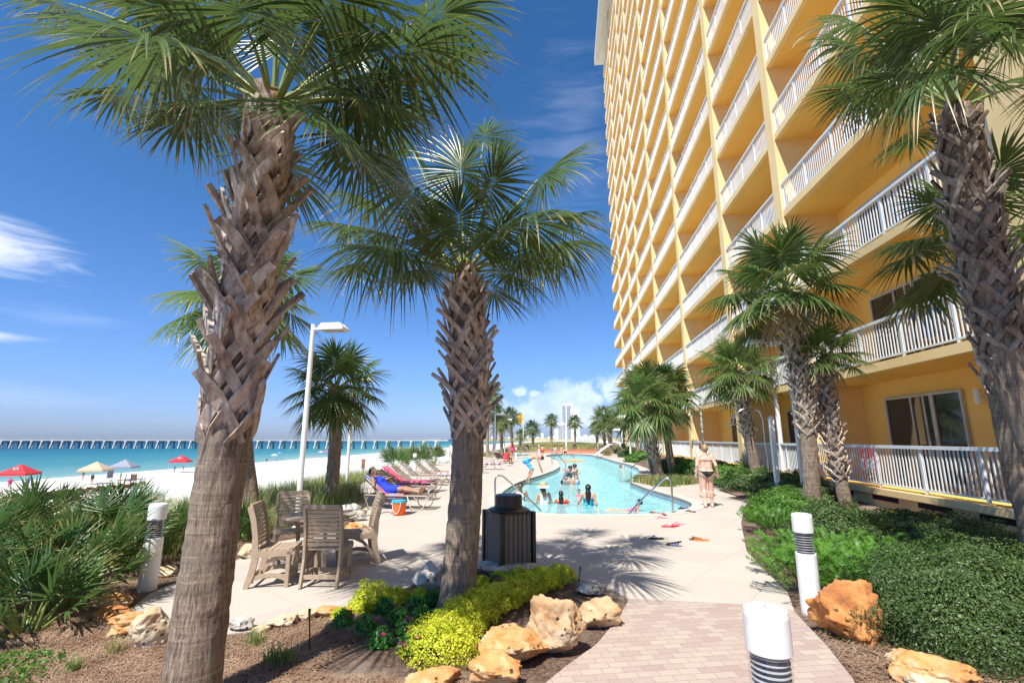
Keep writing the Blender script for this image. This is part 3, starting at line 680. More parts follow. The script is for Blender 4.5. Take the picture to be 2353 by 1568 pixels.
# P1: big palm, left foreground
c1 = AY(628, 250, 3.55)
ex1 = [(AY(348, 24, 3.6), 1.0), (AY(420, 160, 3.6), .95, .3), (AY(567, 165, 3.9), .9, .1, .1), (AY(160, 10, 4.0), .95, .2), (AY(255, 60, 4.2), .9, .25), (AY(300, 210, 4.4), .85, .3), (AY(330, 110, 3.9), .95, .3), (AY(500, 90, 3.2), .95, .3), (AY(480, 240, 3.9), .8, .5), (AY(770, 190, 3.9), .85, .4), (AY(730, 45, 3.1), 1.05, .35, .3), (AY(880, 120, 3.5), 1.05, .3, .35),
       (AY(440, 265, 4.2), .85, .3), (AY(960, 50, 3.8), 1.0, .3, .3), (AY(850, 235, 4.3), .95, .3, .3), (AY(380, 130, 4.5), .8), (AY(780, 130, 4.5), .9, .3), (AY(1000, 130, 4.5), .8, .3),
       (AY(640, -60, 3.4), 1.0), (AY(800, -60, 3.6), 1.0), (AY(560, 230, 4.6), .7, .5)]
palm('palm_tree', 'largest palm in the left foreground with thick shaggy trunk of criss-crossed grey leaf stubs', PG, (-2.63, 3.5, -.03), c1, .186, .172, .405, {}, 11,
     brows=15, bper=6, blen=.33, bw=.14, extra=ex1, rtop=.12, bend=(-.06, 0, 0), stub=1.1, out=.95, fronds=19, pet=.82, L=.92, bulge=.012, nleaf=66, skip=lambda d: d[0] < -.45 and d[2] < .5 and d[1] < .3, seg=7, lo=-.3)
# P2: middle foreground palm in the flower bed
c2 = AY(1066, 632, 5.75)
ex2 = [(AY(966, 457, 5.4), 1.15, .35, .4), (AY(1184, 523, 5.1), 1.2, .3, .4), (AY(936, 574, 5.6), 1.2, .5, .4), (AY(1061, 420, 6.0), 1.15, .15, .15), (AY(1235, 413, 6.2), 1.15, .25, .3),
       (AY(1200, 590, 6.2), .95, .5, .4), (AY(870, 470, 6.3), 1.1, .35), (AY(1110, 330, 6.5), .95, .2), (AY(950, 350, 6.5), 1.0, .2), (AY(1140, 600, 6.5), .55, .5), (AY(1000, 590, 6.4), .6, .5), (AY(1290, 500, 6.6), .8, .4), (AY(850, 600, 6.3), .8, .5), (AY(905, 540, 5.9), .9, .4), (AY(1010, 500, 5.9), .9, .3), (AY(1260, 560, 5.8), .85, .4), (AY(820, 520, 6.0), .85, .3), (AY(1120, 450, 5.6), .9, .2)]
palm('palm_tree', 'palm in the flower bed beside the litter bin with a long leaf stub sticking out', PG, (-1.25, 5.72, -.03), c2, .2, .185, .49, {}, 23,
     brows=12, bper=8, blen=.25, bw=.085, extra=ex2, rtop=.12, bend=(.06, 0, 0), stub=1.05, out=1.15, fronds=14, pet=.62, L=.8, bulge=.055, nleaf=72, seg=7, lo=-.05)
def simple_palm(label, base_uv, bz, top_uv, rt, seed, rad=.16, boot=.55, fr=28, mat='frond', k=1.0, dead=2, nleaf=46, seg=5, dY=0, **kw):
    b = G(*base_uv, bz); c = AY(top_uv[0], top_uv[1], b.y + dY)
    depth = (b - cam.location).dot(_f); R_ = rt * depth / _F          # crown radius in metres
    d = dict(brows=8, bper=7, blen=.2, bw=.085, rtop=rad * .62); d.update(kw)
    return palm('palm_tree', label, PG, (b.x, b.y, bz - .03), c, rad, rad * .95, boot, {}, seed, fronds=fr, pet=R_ * .50, L=R_ * .60, nleaf=nleaf, seg=seg, mat=mat, dead=dead, **d)
simple_palm('palm half hidden behind the thick shaggy trunk, its fan leaves out on both sides', (582, 1190), 0, (566, 690), 205, 31, .19, .5, 24, 'frond_pale', dead=3, bper=8, blen=.26)
simple_palm('short palm standing in beach grass beside the white lamp posts', (757, 1158), 0, (772, 892), 128, 35, .19, .72, 34, dead=3, lo=-.7)
simple_palm('tall palm by the ground floor railing, nearest of the pair beside the shower', (1868, 1175), .12, (1800, 672), 185, 37, .19, .32, 28, 'frond', bper=8, blen=.25, seg=6, lo=-.4, brows=15)
simple_palm('thinner leaning palm right behind the tall one at the ground floor railing', (1947, 1178), .12, (1893, 822), 105, 39, .15, .2, 22, 'frond_pale', bper=8, blen=.2, lo=-.2, brows=14)
simple_palm('palm with drooping leaves between the lamp post and the hotel corner column', (1737, 1090), .5, (1692, 850), 100, 41, .2, .35, 34, 'frond_pale', lo=-.7, brows=12)
simple_palm('palm with pale flaring trunk on the small grassy island at the pool edge', (1519, 1102), 0, (1484, 925), 95, 43, .2, .25, 36, 'frond_pale', lo=-.9, brows=12, blen=.26)
simple_palm('dark trunked palm behind the pale one on the grassy island', (1505, 1092), 0, (1478, 890), 70, 45, .2, .5, 22, 'frond', lo=-.3)
simple_palm('straight palm at the walkway just right of the grassy island pair', (1546, 1090), 0, (1528, 905), 88, 47, .19, .55, 36, 'frond', lo=-.8, hi=1.5)
for lab, b, c, rt, sd, kw in (
    ('tallest palm of the far left row, its crown showing just past the bin-side palm', (1121, 1049), (1126, 905), 38, 51, {}),
    ('dark crowned palm leaning against the tallest one of the far left row', (1133, 1046), (1137, 950), 33, 52, {}),
    ('palm directly right of the white lamp post in the far left row', (1152, 1043), (1150, 975), 30, 53, {}),
    ('bushy palm left of the flagpole in the far left row', (1175, 1037), (1172, 960), 31, 54, {}),
    ('smallest young palm in front of the flagpole', (1195, 1034), (1196, 1000), 19, 55, {}),
    ('palm right of the flagpole above the far sunbeds', (1223, 1033), (1222, 985), 25, 56, {}),
    ('lone tall palm on the grassy dune left of the tower blocks', (1269, 1033), (1267, 967), 21, 57, {}),
    ('palm standing in front of the white tower block', (1321, 1031), (1320, 971), 22, 58, {}),
    ('bushy leftmost palm of the clump beyond the small waterslide', (1392, 1040), (1386, 965), 40, 59, {}),
    ('leaning palm in the clump beyond the small waterslide', (1408, 1042), (1396, 975), 34, 60, {}),
    ('thin palm at the left rear of the clump beyond the waterslide', (1372, 1033), (1371, 985), 22, 61, {}),
    ('palm behind the clump close to the hotel end', (1431, 1046), (1425, 962), 34, 62, {}),
    ('palm next to the hotel balconies with a toy hung by it', (1467, 1050), (1453, 930), 48, 63, {})):
    simple_palm(lab, b, 0, c, rt, sd, .19, .35, 24, 'frond_pale' if sd % 2 else 'frond', nleaf=26, seg=4, brows=6, bper=5, blen=.25, bw=.12, dead=1, lo=-.5, **kw)
# P7/P8: right edge
c7 = AX(2195, 250, 5.0)
ex7 = [(AX(2010, 130, 4.4), 1.15, .45, .4), (AX(2120, 60, 4.3), 1.1, .3), (AX(2080, 205, 4.6), .9, .4, .4), (AX(1980, 60, 4.7), 1.15, .35), (AX(2240, 60, 4.4), 1.1, .3), (AX(2300, 80, 4.6), 1.0, .4), (AX(2150, -30, 4.9), 1.1), (AX(2150, 170, 4.2), 1.0, .6)]
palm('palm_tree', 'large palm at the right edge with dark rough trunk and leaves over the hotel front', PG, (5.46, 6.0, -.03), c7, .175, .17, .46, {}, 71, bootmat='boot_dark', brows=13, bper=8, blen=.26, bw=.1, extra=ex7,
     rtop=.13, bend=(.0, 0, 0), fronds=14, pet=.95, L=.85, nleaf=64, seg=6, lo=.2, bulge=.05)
c8 = AX(2265, 545, 6.3)
palm('palm_tree', 'shorter palm behind the dark trunk at the right edge, leaves fanning to the left', PG, (6.3, c8.y + .1, .2), c8, .18, .17, .5, {}, 73, brows=8, bper=7,
     extra=[(AX(2150, 540, 6.0), 1.0, .3, .3), (AX(2130, 640, 6.2), 1.0, .3, .2), (AX(2330, 520, 5.9), .9), (AX(2200, 480, 6.5), .9)], fronds=12, pet=.8, L=.85, nleaf=44, lo=-.2)

# ---------------------------------------------------------------- rocks
from mathutils import noise as mnoise
def rock_mesh(seed, dims, sub=4, pits=0.11):
    rg = np.random.default_rng(seed); bm = bmesh.new(); bmesh.ops.create_icosphere(bm, subdivisions=sub, radius=1.0)
    V = np.array([v.co[:] for v in bm.verts]); F = [tuple(v.index for v in f.verts) for f in bm.faces]; bm.free()
    for _ in range(13):
        n = nrm(rg.normal(0, 1, 3)); d = rg.uniform(0.5, 0.86); V = V - n[None] * np.maximum(0, V @ n - d)[:, None] * 0.93
    off = Vector(rg.uniform(0, 50, 3))
    for i in range(len(V)):
        p = Vector(V[i]); q = mnoise.fractal(p * 1.4 + off, 1.0, 2.0, 5) * 0.19 + mnoise.fractal(p * 5 + off, 1.0, 2.0, 4) * pits
        r = mnoise.noise(p * 3.1 + off); q -= 0.10 * max(0, r - 0.28) * 3
        V[i] *= 1 + q
    V *= np.array(dims) / 2; V[:, 2] = np.where(V[:, 2] < -dims[2] * .42, -dims[2] * .42, V[:, 2])
    m = MB(); m.add(V, F); return m
RG = 'landscape boulders around the planting beds'
def rock(label, u0, u1, v0, v1, mat, seed, hk=0.62, dk=0.75, rz=None, z=0.0, sub=4):
    b = G((u0 + u1) / 2, v1, z); dep = (b - cam.location).dot(_f); wd = (u1 - u0) * dep / _F * 1.04; h = (v1 - v0) * dep / _F * hk; d = wd * dk
    dirv = Vector((b.x, b.y, 0)).normalized(); c = b + dirv * d * 0.45
    o = rock_mesh(seed, (wd, d, h * 1.35), sub).build('rock', M[mat], None, smooth=True)
    o.location = (c.x, c.y, z + h * 0.42); o.rotation_euler = (0, 0, (math.atan2(-c.x, c.y)) if rz is None else rz)
    for p in o.data.polygons: p.use_smooth = True
    tag(o, label, 'rock', RG); return o
rock('tall tan boulder leaning at the right end of the golden hedge', 1190, 1345, 1345, 1512, 'rock_tan', 1, 0.74, 0.6, sub=5)
rock('cream boulder lying beside the brick path, right of the tall tan one', 1322, 1446, 1360, 1452, 'rock_tan', 2, 0.62, 0.8)
rock('small grey topped rock behind the cream boulder at the paving edge', 1325, 1390, 1338, 1368, 'rock_grey', 3, 0.8)
rock('wide orange and white pitted boulder in the front of the bed', 1062, 1268, 1445, 1545, 'rock_orange', 4, 0.66, 0.75, sub=5)
rock('bright orange boulder at the bottom edge before the wide pitted one', 1050, 1210, 1500, 1600, 'rock_orange', 5, 0.62, 0.75, sub=5)
rock('orange boulder cut off by the bottom edge, leftmost of the front boulders', 930, 1060, 1540, 1600, 'rock_orange', 6, 0.7)
rock('grey hollowed rock left of the flower bed palm trunk', 936, 1020, 1294, 1368, 'rock_grey', 7, 0.8)
rock('long flat grey rock at the foot of the litter bin', 1092, 1238, 1290, 1335, 'rock_grey', 8, 0.8, 0.6)
rock('dark grey rock beside the thickest trunk at the paving edge', 520, 578, 1412, 1452, 'rock_grey', 9)
rock('small pale pointed rock at the start of the low edging row', 578, 616, 1432, 1458, 'rock_cream', 10)
rock('flat cream edging rock in the middle of the low row by the straw', 612, 684, 1398, 1446, 'rock_cream', 11)
rock('smooth cream edging rock next to the sprinkler stake', 678, 730, 1392, 1430, 'rock_cream', 12)
rock('ochre edging rock at the left end of the golden shrub', 712, 800, 1382, 1424, 'rock_orange', 13)
rock('rounded ochre rock under the palmettos near the left bollard', 228, 298, 1352, 1400, 'rock_orange', 14)
rock('low orange rock below the rounded ochre one at left', 216, 306, 1382, 1430, 'rock_rust', 15)
rock('long tan rock with dark hollows in the left rock pile', 240, 364, 1388, 1460, 'rock_orange', 16, sub=5)
rock('pale pitted rock at the front of the left rock pile', 298, 396, 1405, 1495, 'rock_cream', 17, 0.85, sub=5)
rock('pale broken rock behind the left bollard', 360, 408, 1286, 1324, 'rock_cream', 18)
rock('cream rock at the deck edge behind the leftmost chair', 540, 600, 1236, 1284, 'rock_cream', 19)
rock('ochre rock between the table and the far chair', 782, 842, 1186, 1238, 'rock_orange', 20)
rock('grey rock above the ochre one behind the table', 794, 842, 1164, 1198, 'rock_grey', 21)
rock('dark shaded rock at the head of the nearest sunbed', 783, 828, 1150, 1176, 'rock_grey', 22)
rock('big rust orange boulder beside the right white bollard', 1880, 2048, 1342, 1486, 'rock_rust', 23, 0.85, 0.6, sub=5)
rock('ochre pitted boulder in the straw at the bottom right', 2046, 2228, 1480, 1590, 'rock_orange', 24, 0.7, 0.6, sub=5)
rock('pale low stone in front of the ochre boulder at bottom right', 2090, 2200, 1540, 1600, 'rock_cream', 25, 0.6)

# ---------------------------------------------------------------- shrubs and leaves
def leaves_on(C, Rr, n, size, rg, aspect=0.5, lump=0.16, lumpf=3.0, bottom=-0.15, tilt=0.9, depth=0.25):
    d = nrm(rg.normal(0, 1, (int(n * 1.7), 3))); d = d[d[:, 2] > bottom][:n]
    o = rg.uniform(0, 20, 3); k = np.array([mnoise.noise(Vector(x * lumpf + o)) for x in d[:: max(1, len(d) // 6000)]])
    if len(k) < len(d): k = np.array([mnoise.noise(Vector(x * lumpf + o)) for x in d])
    r = (1 + lump * k * 2) * (1 - depth * rg.random(len(d)) ** 2.0) + rg.normal(0, 0.02, len(d))
    P = np.array(C) + d * r[:, None] * np.array(Rr)
    N = nrm(d / np.array(Rr) + rg.normal(0, tilt, d.shape) * 0.5 / max(Rr)); N = nrm(nrm(d) + rg.normal(0, tilt * .6, d.shape))
    T = nrm(np.cross(N, rg.normal(0, 1, d.shape))); B = np.cross(N, T)
    s = size * rg.uniform(0.6, 1.3, len(d)); T = T * s[:, None]; B = B * (s * aspect)[:, None]
    V = np.stack([P - T, P - B * .9 + N * s[:, None] * .15, P + T, P + B * .9 + N * s[:, None] * .15], 1).reshape(-1, 3)
    F = np.arange(len(d) * 4).reshape(-1, 4); return V, F
def shrub(name, label, cat, group, c, Rr, n, size, mat, seed, flowers=0, aspect=0.5, lump=0.16, fmat=None, tilt=0.9, kids_=True):
    rg = np.random.default_rng(seed); t = thing(name, label, cat, c, 0, group)
    C0 = (0, 0, Rr[2] * 0.12)
    V, F = leaves_on(C0, Rr, n, size, rg, aspect, lump, tilt=tilt); o = mesh_np('foliage', V, F, M[mat], t)
    V2, F2 = leaves_on(C0, [r * .8 for r in Rr], n // 3, size * 1.3, rg, aspect, lump, depth=.5); mesh_np('inner_foliage', V2, F2, M[mat], t)
    tw = MB()
    for i in range(14):
        a = rg.uniform(0, 6.28); e = rg.uniform(.4, 1.3); q = Vector((math.cos(a) * math.cos(e) * Rr[0], math.sin(a) * math.cos(e) * Rr[1], math.sin(e) * Rr[2])) * .85
        tw.tube([(0, 0, -.03), q * .5 + Vector((0, 0, .03)), q], [.012, .008, .004], 5)
    tw.build('stem', M['twig'], t)
    if flowers:
        d = nrm(rg.normal(0, 1, (flowers * 3, 3))); d = d[d[:, 2] > 0.15][:flowers]; m = MB()
        fv, ff = [], []; k = 0
        for q in d:
            p = np.array(C0) + q * np.array(Rr) * 1.03; v, f = leaves_on(p, (.028, .028, .016), 26, .010, rg, .8); fv.append(v); ff.append(f + k); k += len(v)
        mesh_np('flower', np.concatenate(fv), np.concatenate(ff), M[fmat or 'pink'], t)
    return t
def sh_at(u, v, z, **k): p = G(u, v, z); return (p.x, p.y, z - .02)
M['lantana'] = leafmat('yellow_petal', (0.8, 0.45, 0.03), (0.85, 0.6, 0.05), None, 6, .6, .2)
SG = 'shrubs in the bed along the hotel'
p = G(2235, 1492, .0); shrub('hedge_shrub', 'large clipped small-leaved shrub filling the lower right corner', 'shrub', SG, (3.8, 5.4, -.02), (1.12, .85, .78), 52000, .015, 'bush', 1, aspect=.45)
shrub('hedge_shrub', 'rounded dark shrub behind the right white bollard', 'shrub', SG, (4.4, 9.0, 0.02), (.8, .62, .68), 24000, .02, 'bush', 2)
shrub('hedge_shrub', 'dark rounded shrub at the foot of the two leaning palms', 'shrub', SG, (6.1, 13.6, 0.08), (1.0, .9, .5), 14000, .026, 'bush', 3)
shrub('hedge_shrub', 'loose yellow flowering shrub against the hotel plinth', 'shrub', SG, (6.75, 10.2, 0.02), (.8, 1.7, .4), 20000, .024, 'bush', 4, flowers=26, fmat='lantana', lump=.3)
shrub('hedge_shrub', 'dark loose shrub at the plinth beyond the big corner shrub', 'shrub', SG, (6.5, 7.6, 0.0), (.9, 1.2, .38), 20000, .022, 'bush', 5, lump=.3, flowers=8, fmat='lantana')
shrub('bright_shrub', 'bright green shrub bulging over the walkway edge', 'shrub', SG, (4.85, 12.0, 0), (.8, 1.0, .62), 12000, .034, 'bush_light', 6, aspect=.35, lump=.25)
for i, (u, v, z, r, h, lab) in enumerate(((1765, 1128, .1, 1.3, .6, 'shrub row behind the white shower post'), (1700, 1108, .2, 1.2, .6, 'shrub right of the walking women'), (1655, 1097, .2, 1.1, .6, 'shrub beside the walking women, nearer the railing'),
        (1615, 1090, .2, 1.2, .6, 'shrub left of the walking women under the column'), (1560, 1080, .15, 1.2, .65, 'shrub behind the straight walkway palm'), (1478, 1062, 0, 1.3, .7, 'bright bush at the far bend of the walkway'),
        (1452, 1050, 0, 1.2, .8, 'farther bright bush at the walkway bend'), (1436, 1042, 0, 1.2, .8, 'farthest small bush below the hotel railing'), (1840, 1140, .25, 1.0, .55, 'shrub between the shower post and the leaning palms'))):
    q = G(u, v, z); shrub('bright_shrub', lab, 'shrub', SG, (q.x, q.y + r * .5, z), (r, r, h), 5000, .05 if q.y < 30 else .07, 'bush_light' if i % 2 else 'bush', 20 + i, lump=.22)

def pinnate(C, az, L, rg, n=24, lw=0.008, ll=0.11, e0=1.1):
    ts = np.linspace(0, 1, n + 1); hd = np.array([math.cos(az), math.sin(az), 0]); 
    P = np.array(C) + hd * (np.sin(ts * 1.25) * L * math.cos(e0) * 1.25)[:, None] + np.array([0, 0, 1]) * (np.sin(ts * e0 * 1.75) * L * .62)[:, None]
    T = nrm(np.gradient(P, axis=0)); S = np.cross(T, np.array([0, 0, 1.0])); S = nrm(S); Nn = np.cross(S, T); V = []; 
    for sg in (-1, 1):
        l = (ll * np.sin(np.clip(ts * 1.1 + .18, 0, 3.0)) ** .6)[:, None]; d = nrm(S * sg + T * .45 + Nn * .35 + rg.normal(0, .08, P.shape)); w = T * lw
        a = P + w * .4; b = P + d * l * .5 + w * .9; c = P + d * l; e = P + d * l * .5 - w * .9; V.append(np.stack([a, b, c, e], 1)[2:])
    V = np.concatenate(V).reshape(-1, 3); return V, np.arange(len(V)).reshape(-1, 4)
def coontie(label, c, rr, nf, L, seed):
    rg = np.random.default_rng(seed); t = thing('coontie_plant', label, 'fern plant', c, 0, SG); Vs, Fs, k = [], [], 0
    for i in range(nf):
        a = rg.uniform(0, 6.28); r = rr * math.sqrt(rg.random()); p = (math.cos(a) * r, math.sin(a) * r * .8, rg.uniform(0, .12)); v, f = pinnate(p, a + rg.normal(0, .7), L * rg.uniform(.7, 1.15), rg, e0=rg.uniform(.7, 1.25))
        Vs.append(v); Fs.append(f + k); k += len(v)
    mesh_np('foliage', np.concatenate(Vs), np.concatenate(Fs), M['coontie'], t)
for i, (x, y, lab) in enumerate(((3.3, 6.9, 'glossy fern-like plant directly right of the right white bollard'), (3.75, 7.15, 'glossy fern-like plant in the middle of the bed'), (4.3, 7.1, 'glossy fern-like plant behind the big corner shrub'),
        (3.25, 7.6, 'glossy fern-like plant spilling over the walkway by the bollard'), (4.2, 10.7, 'glossy fern-like plant at the walkway bend'), (4.1, 8.0, 'glossy fern-like plant below the rounded dark shrub'), (2.95, 6.55, 'small glossy fern-like plant touching the right white bollard'), (3.45, 6.5, 'glossy fern-like plant behind the rust boulder'))):
    coontie(lab, (x, y, 0), .42, 62, .55, 300 + i)

GH = 'golden shrubs and flowers in the palm bed'
hd = [(1287, 1338), (1250, 1352), (1215, 1364), (1180, 1380), (1143, 1394), (1108, 1412), (1080, 1430), (1052, 1452), (1026, 1480), (1008, 1512)]
ht = thing('golden_hedge', 'long golden green hedge curving between the boulders and the palm trunk', 'hedge', G(*hd[5]))
Vs, Fs, k = [], [], 0; rg = np.random.default_rng(77)
for i, (u, v) in enumerate(hd):
    q = G(u, v) - ht.location; wd = .17 + .012 * i
    V, F = leaves_on((q.x, q.y, .06), (wd * 1.15, wd, .17 + .006 * i), 3600, .012, rg, .62, .2); Vs.append(V); Fs.append(F + k); k += len(V)
mesh_np('foliage', np.concatenate(Vs), np.concatenate(Fs), M['lime'], ht)
for i, (u, v, r, lab) in enumerate(((848, 1395, .2, 'largest round golden bush left of the palm trunk'), (905, 1385, .13, 'golden bush right of the largest round one'), (960, 1378, .1, 'small golden bush against the grey hollowed rock'), (818, 1405, .1, 'small golden bush at the left end of the bed'),
        (1102, 1350, .11, 'small golden bush right behind the palm trunk'), (1148, 1340, .12, 'small golden bush before the flat grey rock'), (1190, 1340, .15, 'golden bush in front of the litter bin'), (1238, 1342, .15, 'golden bush at the back right of the bed'), (775, 1422, .08, 'tiny golden bush next to the ochre edging rock'))):
    q = G(u, v); shrub('golden_shrub', lab, 'shrub', GH, (q.x, q.y + r * .4, 0), (r * 1.15, r, r * 1.1), 3200, .012, 'lime', 100 + i, aspect=.62)
for i, (u, v, fl, lab) in enumerate(((786, 1440, 2, 'leafy plant with one pink bloom at the left tip of the bed'), (838, 1452, 1, 'leafy plant below the largest golden bush'), (872, 1485, 2, 'dark leafy plant in the trunk shadow'), (882, 1408, 3, 'leafy plant with pink blooms on the largest golden bush'),
        (912, 1432, 0, 'bright leafy plant without blooms in the middle of the bed'), (950, 1408, 1, 'leafy plant under the grey hollowed rock'), (966, 1432, 2, 'leafy plant left of the palm trunk foot'), (990, 1388, 0, 'leafy plant touching the palm trunk on its left'), (942, 1500, 6, 'plant with the brightest pink blooms at the front'),
        (930, 1462, 4, 'plant with pink blooms just behind the front one'), (1010, 1436, 0, 'leafy plant at the foot of the palm trunk'), (1128, 1372, 2, 'leafy plant with pink blooms behind the golden hedge'), (1172, 1366, 2, 'second leafy plant with pink blooms behind the hedge, nearer the bin'), (1142, 1352, 2, 'small pink flowered plant near the flat grey rock'))):
    q = G(u, v); shrub('flowering_plant', lab, 'plant', GH, (q.x, q.y + .03, 0), (.10, .09, .13), 420, .026, 'penta', 200 + i, flowers=fl, aspect=.4, lump=.3, tilt=1.2)

# ---------------------------------------------------------------- saw palmettos
PMG = 'saw palmettos beside the deck'
def palmetto(label, c, h, seed, nf=15, L=.48, rad=.35, n=22, seg=4, fat=1.25, mat='palmetto'):
    rg = np.random.default_rng(seed); t = thing('saw_palmetto', label, 'palmetto', c, 0, PMG); cr = Crown()
    for i in range(nf):
        a = rg.uniform(0, 6.28); e = rg.uniform(.7, 1.45); r0 = rg.uniform(0, .14)
        d = np.array([math.cos(a) * math.cos(e), math.sin(a) * math.cos(e), math.sin(e)]); C = np.array([math.cos(a) * r0, math.sin(a) * r0, 0]); H = C + d * h * rg.uniform(.5, 1.0)
        up = np.array([-math.cos(a) * .9, -math.sin(a) * .9, .5]); cr.frond(C, H, rg, L * rg.uniform(.8, 1.15), up=up, n=n, seg=seg, droop=.05, recurve=.03, spread=1.35, wmul=fat * 0.8)
    cr.build('fan_leaf', M[mat], t); return t
rg = np.random.default_rng(5)
for i, (x, y, h, lab) in enumerate(((-5.95, 4.6, .8, 'saw palmetto at the left edge, nearest the camera'), (-5.6, 5.2, .7, 'saw palmetto in front of the left rock pile'), (-6.9, 5.6, .95, 'tall saw palmetto at the left edge behind the nearest'), (-6.1, 6.0, .95, 'saw palmetto in the centre of the left thicket'),
        (-7.6, 6.6, .95, 'saw palmetto at the back left of the thicket'), (-6.7, 7.0, .9, 'saw palmetto behind the thicket centre'), (-6.3, 6.7, .6, 'saw palmetto touching the left bollard'), (-6.7, 7.9, .6, 'saw palmetto just behind the left bollard'), (-8.6, 7.6, .9, 'farthest saw palmetto of the left thicket'),
        (-6.6, 4.9, .85, 'saw palmetto cut by the left edge of view'), (-5.25, 4.6, .45, 'low saw palmetto reaching over the straw'), (-6.1, 9.0, .35, 'small saw palmetto between the bollard and the big trunk'), (-7.7, 5.4, .9, 'outermost saw palmetto at the left edge'))):
    palmetto(lab, (x, y, terr(x, y)), h, 500 + i, 20)
for i, (u, v, h, lab) in enumerate(((940, 1076, .9, 'palmetto on the dune behind the empty sunbeds'), (985, 1068, 1.0, 'larger palmetto on the dune behind the empty sunbeds'), (1020, 1062, .9, 'palmetto on the dune left of the bin-side palm trunk'), (1098, 1048, .9, 'palmetto on the dune just right of the bin-side palm trunk'), (960, 1066, .8, 'middle palmetto of the dune group'))):
    q = G(u, v); palmetto(lab, (q.x - .8, q.y, -.1), h, 540 + i, 18, n=22, seg=3, L=.95)

# ---------------------------------------------------------------- grasses, straw
def blades(name, P, h, wd, mat, seed, kind='stuff', lean=.35, parent=None):
    rg = np.random.default_rng(seed); n = len(P); a = rg.uniform(0, 6.28, n); d = np.stack([np.cos(a), np.sin(a), np.zeros(n)], 1) * (h * lean * rg.uniform(.2, 1.6, n))[:, None]
    s = np.stack([-np.sin(a), np.cos(a), np.zeros(n)], 1) * wd; up = np.array([0, 0, 1.0]) * h[:, None]
    V = np.stack([P - s, P + s, P + d * .3 + up * .55 + s * .8, P + d * .3 + up * .55 - s * .8, P + d + up * .95 + s * .1, P + d + up * .95 - s * .1], 1).reshape(-1, 3)
    i = np.arange(n)[:, None] * 6; F = np.concatenate([i + np.array([[0, 1, 2, 3]]), i + np.array([[3, 2, 4, 5]])]); o = mesh_np(name, V, F, M[mat], parent); 
    if kind: tag(o, kind=kind)
    return o
def scatter(n, xr, yr, rg, ok, clump=0, cr=.12):
    m = int(n * 1.5) if not clump else n // clump
    P = np.stack([rg.uniform(*xr, m), rg.uniform(*yr, m)], 1)
    if clump: P = np.repeat(P, clump, 0) + rg.normal(0, cr, (m * clump, 2))
    P = np.array([p for p in P if ok(p)])
    return np.stack([P[:, 0], P[:, 1], [terr(x, y) for x, y in P]], 1)
dk_out = offset(deck_out, .12); pa_out = offset(path_poly, .05)
free = lambda p: not inside(p, dk_out) and not inside(p, pa_out)
rg = np.random.default_rng(9)
P = scatter(15000, (-13, -6.2), (9.5, 24), rg, lambda p: free(p), 22, .16); blades('dune_grass', P, rg.uniform(.25, .8, len(P)), .006, 'green_grass', 1)
P = scatter(12000, (-13, -6.2), (9.5, 30), rg, lambda p: free(p), 22, .2); blades('dry_dune_grass', P, rg.uniform(.2, .6, len(P)), .006, 'dry_grass', 2)
P = scatter(14000, (-10, -2.5), (24, 66), rg, lambda p: free(p), 20, .25); blades('dune_grass', P, rg.uniform(.25, .7, len(P)), .012, 'green_grass', 3)
P = scatter(16000, (-12, 16), (66, 125), rg, lambda p: True, 0); blades('meadow_grass', P, rg.uniform(.15, .4, len(P)), .03, 'dry_grass', 4)
P = scatter(9000, (-12, 16), (66, 120), rg, lambda p: True, 0); blades('meadow_grass', P, rg.uniform(.15, .35, len(P)), .03, 'green_grass', 5)
P = scatter(3500, (-9.5, -6), (7.4, 10.5), rg, free, 16, .12); blades('dune_grass', P, rg.uniform(.25, .6, len(P)), .005, 'green_grass', 6)
TG = 'grass tufts on the island and in the beds'
for i, (u, v, h, m, lab) in enumerate(((1478, 1108, .35, 'green_grass', 'grass tuft at the left of the palm island'), (1500, 1112, .42, 'dry_grass', 'dry grass tuft left of the pale palm foot'), (1527, 1116, .45, 'green_grass', 'grass tuft in front of the pale palm foot'), (1560, 1112, .42, 'green_grass', 'grass tuft at the straight walkway palm'), (1585, 1110, .35, 'dry_grass', 'dry grass tuft at the right of the palm island'),
        (1425, 1042, .8, 'green_grass', 'grass clump behind the small waterslide'), (1395, 1046, .9, 'dry_grass', 'grass clump at the foot of the far palm clump'),
        (585, 1482, .16, 'green_grass', 'green grass sprout by the pale pointed rock'), (622, 1526, .17, 'green_grass', 'green grass sprout in the straw left of the stake'), (655, 1524, .19, 'green_grass', 'larger green grass sprout nearest the stake'), (168, 1540, .12, 'green_grass', 'thin grass sprout in the straw at left'), (262, 1500, .14, 'dry_grass', 'dry grass sprout below the left rocks'), (800, 1140, .5, 'dry_grass', 'bushy dry grass clump at the base of the second lamp post'), (755, 1165, .4, 'green_grass', 'grass clump at the foot of the short palm'))):
    q = G(u, v); t = thing('grass_tuft', lab, 'grass tuft', (q.x, q.y, 0), 0, TG); far = q.y > 20; n = 90 if q.y < 8 else 420
    rr = np.random.default_rng(700 + i); Pp = np.stack([rr.normal(0, .04 if q.y < 8 else .22, n), rr.normal(0, .03 if q.y < 8 else .15, n), np.zeros(n)], 1); blades('blade', Pp, rr.uniform(.5, 1.1, n) * h, .0035 if q.y < 8 else .009, m, 700 + i, None, .6, t)
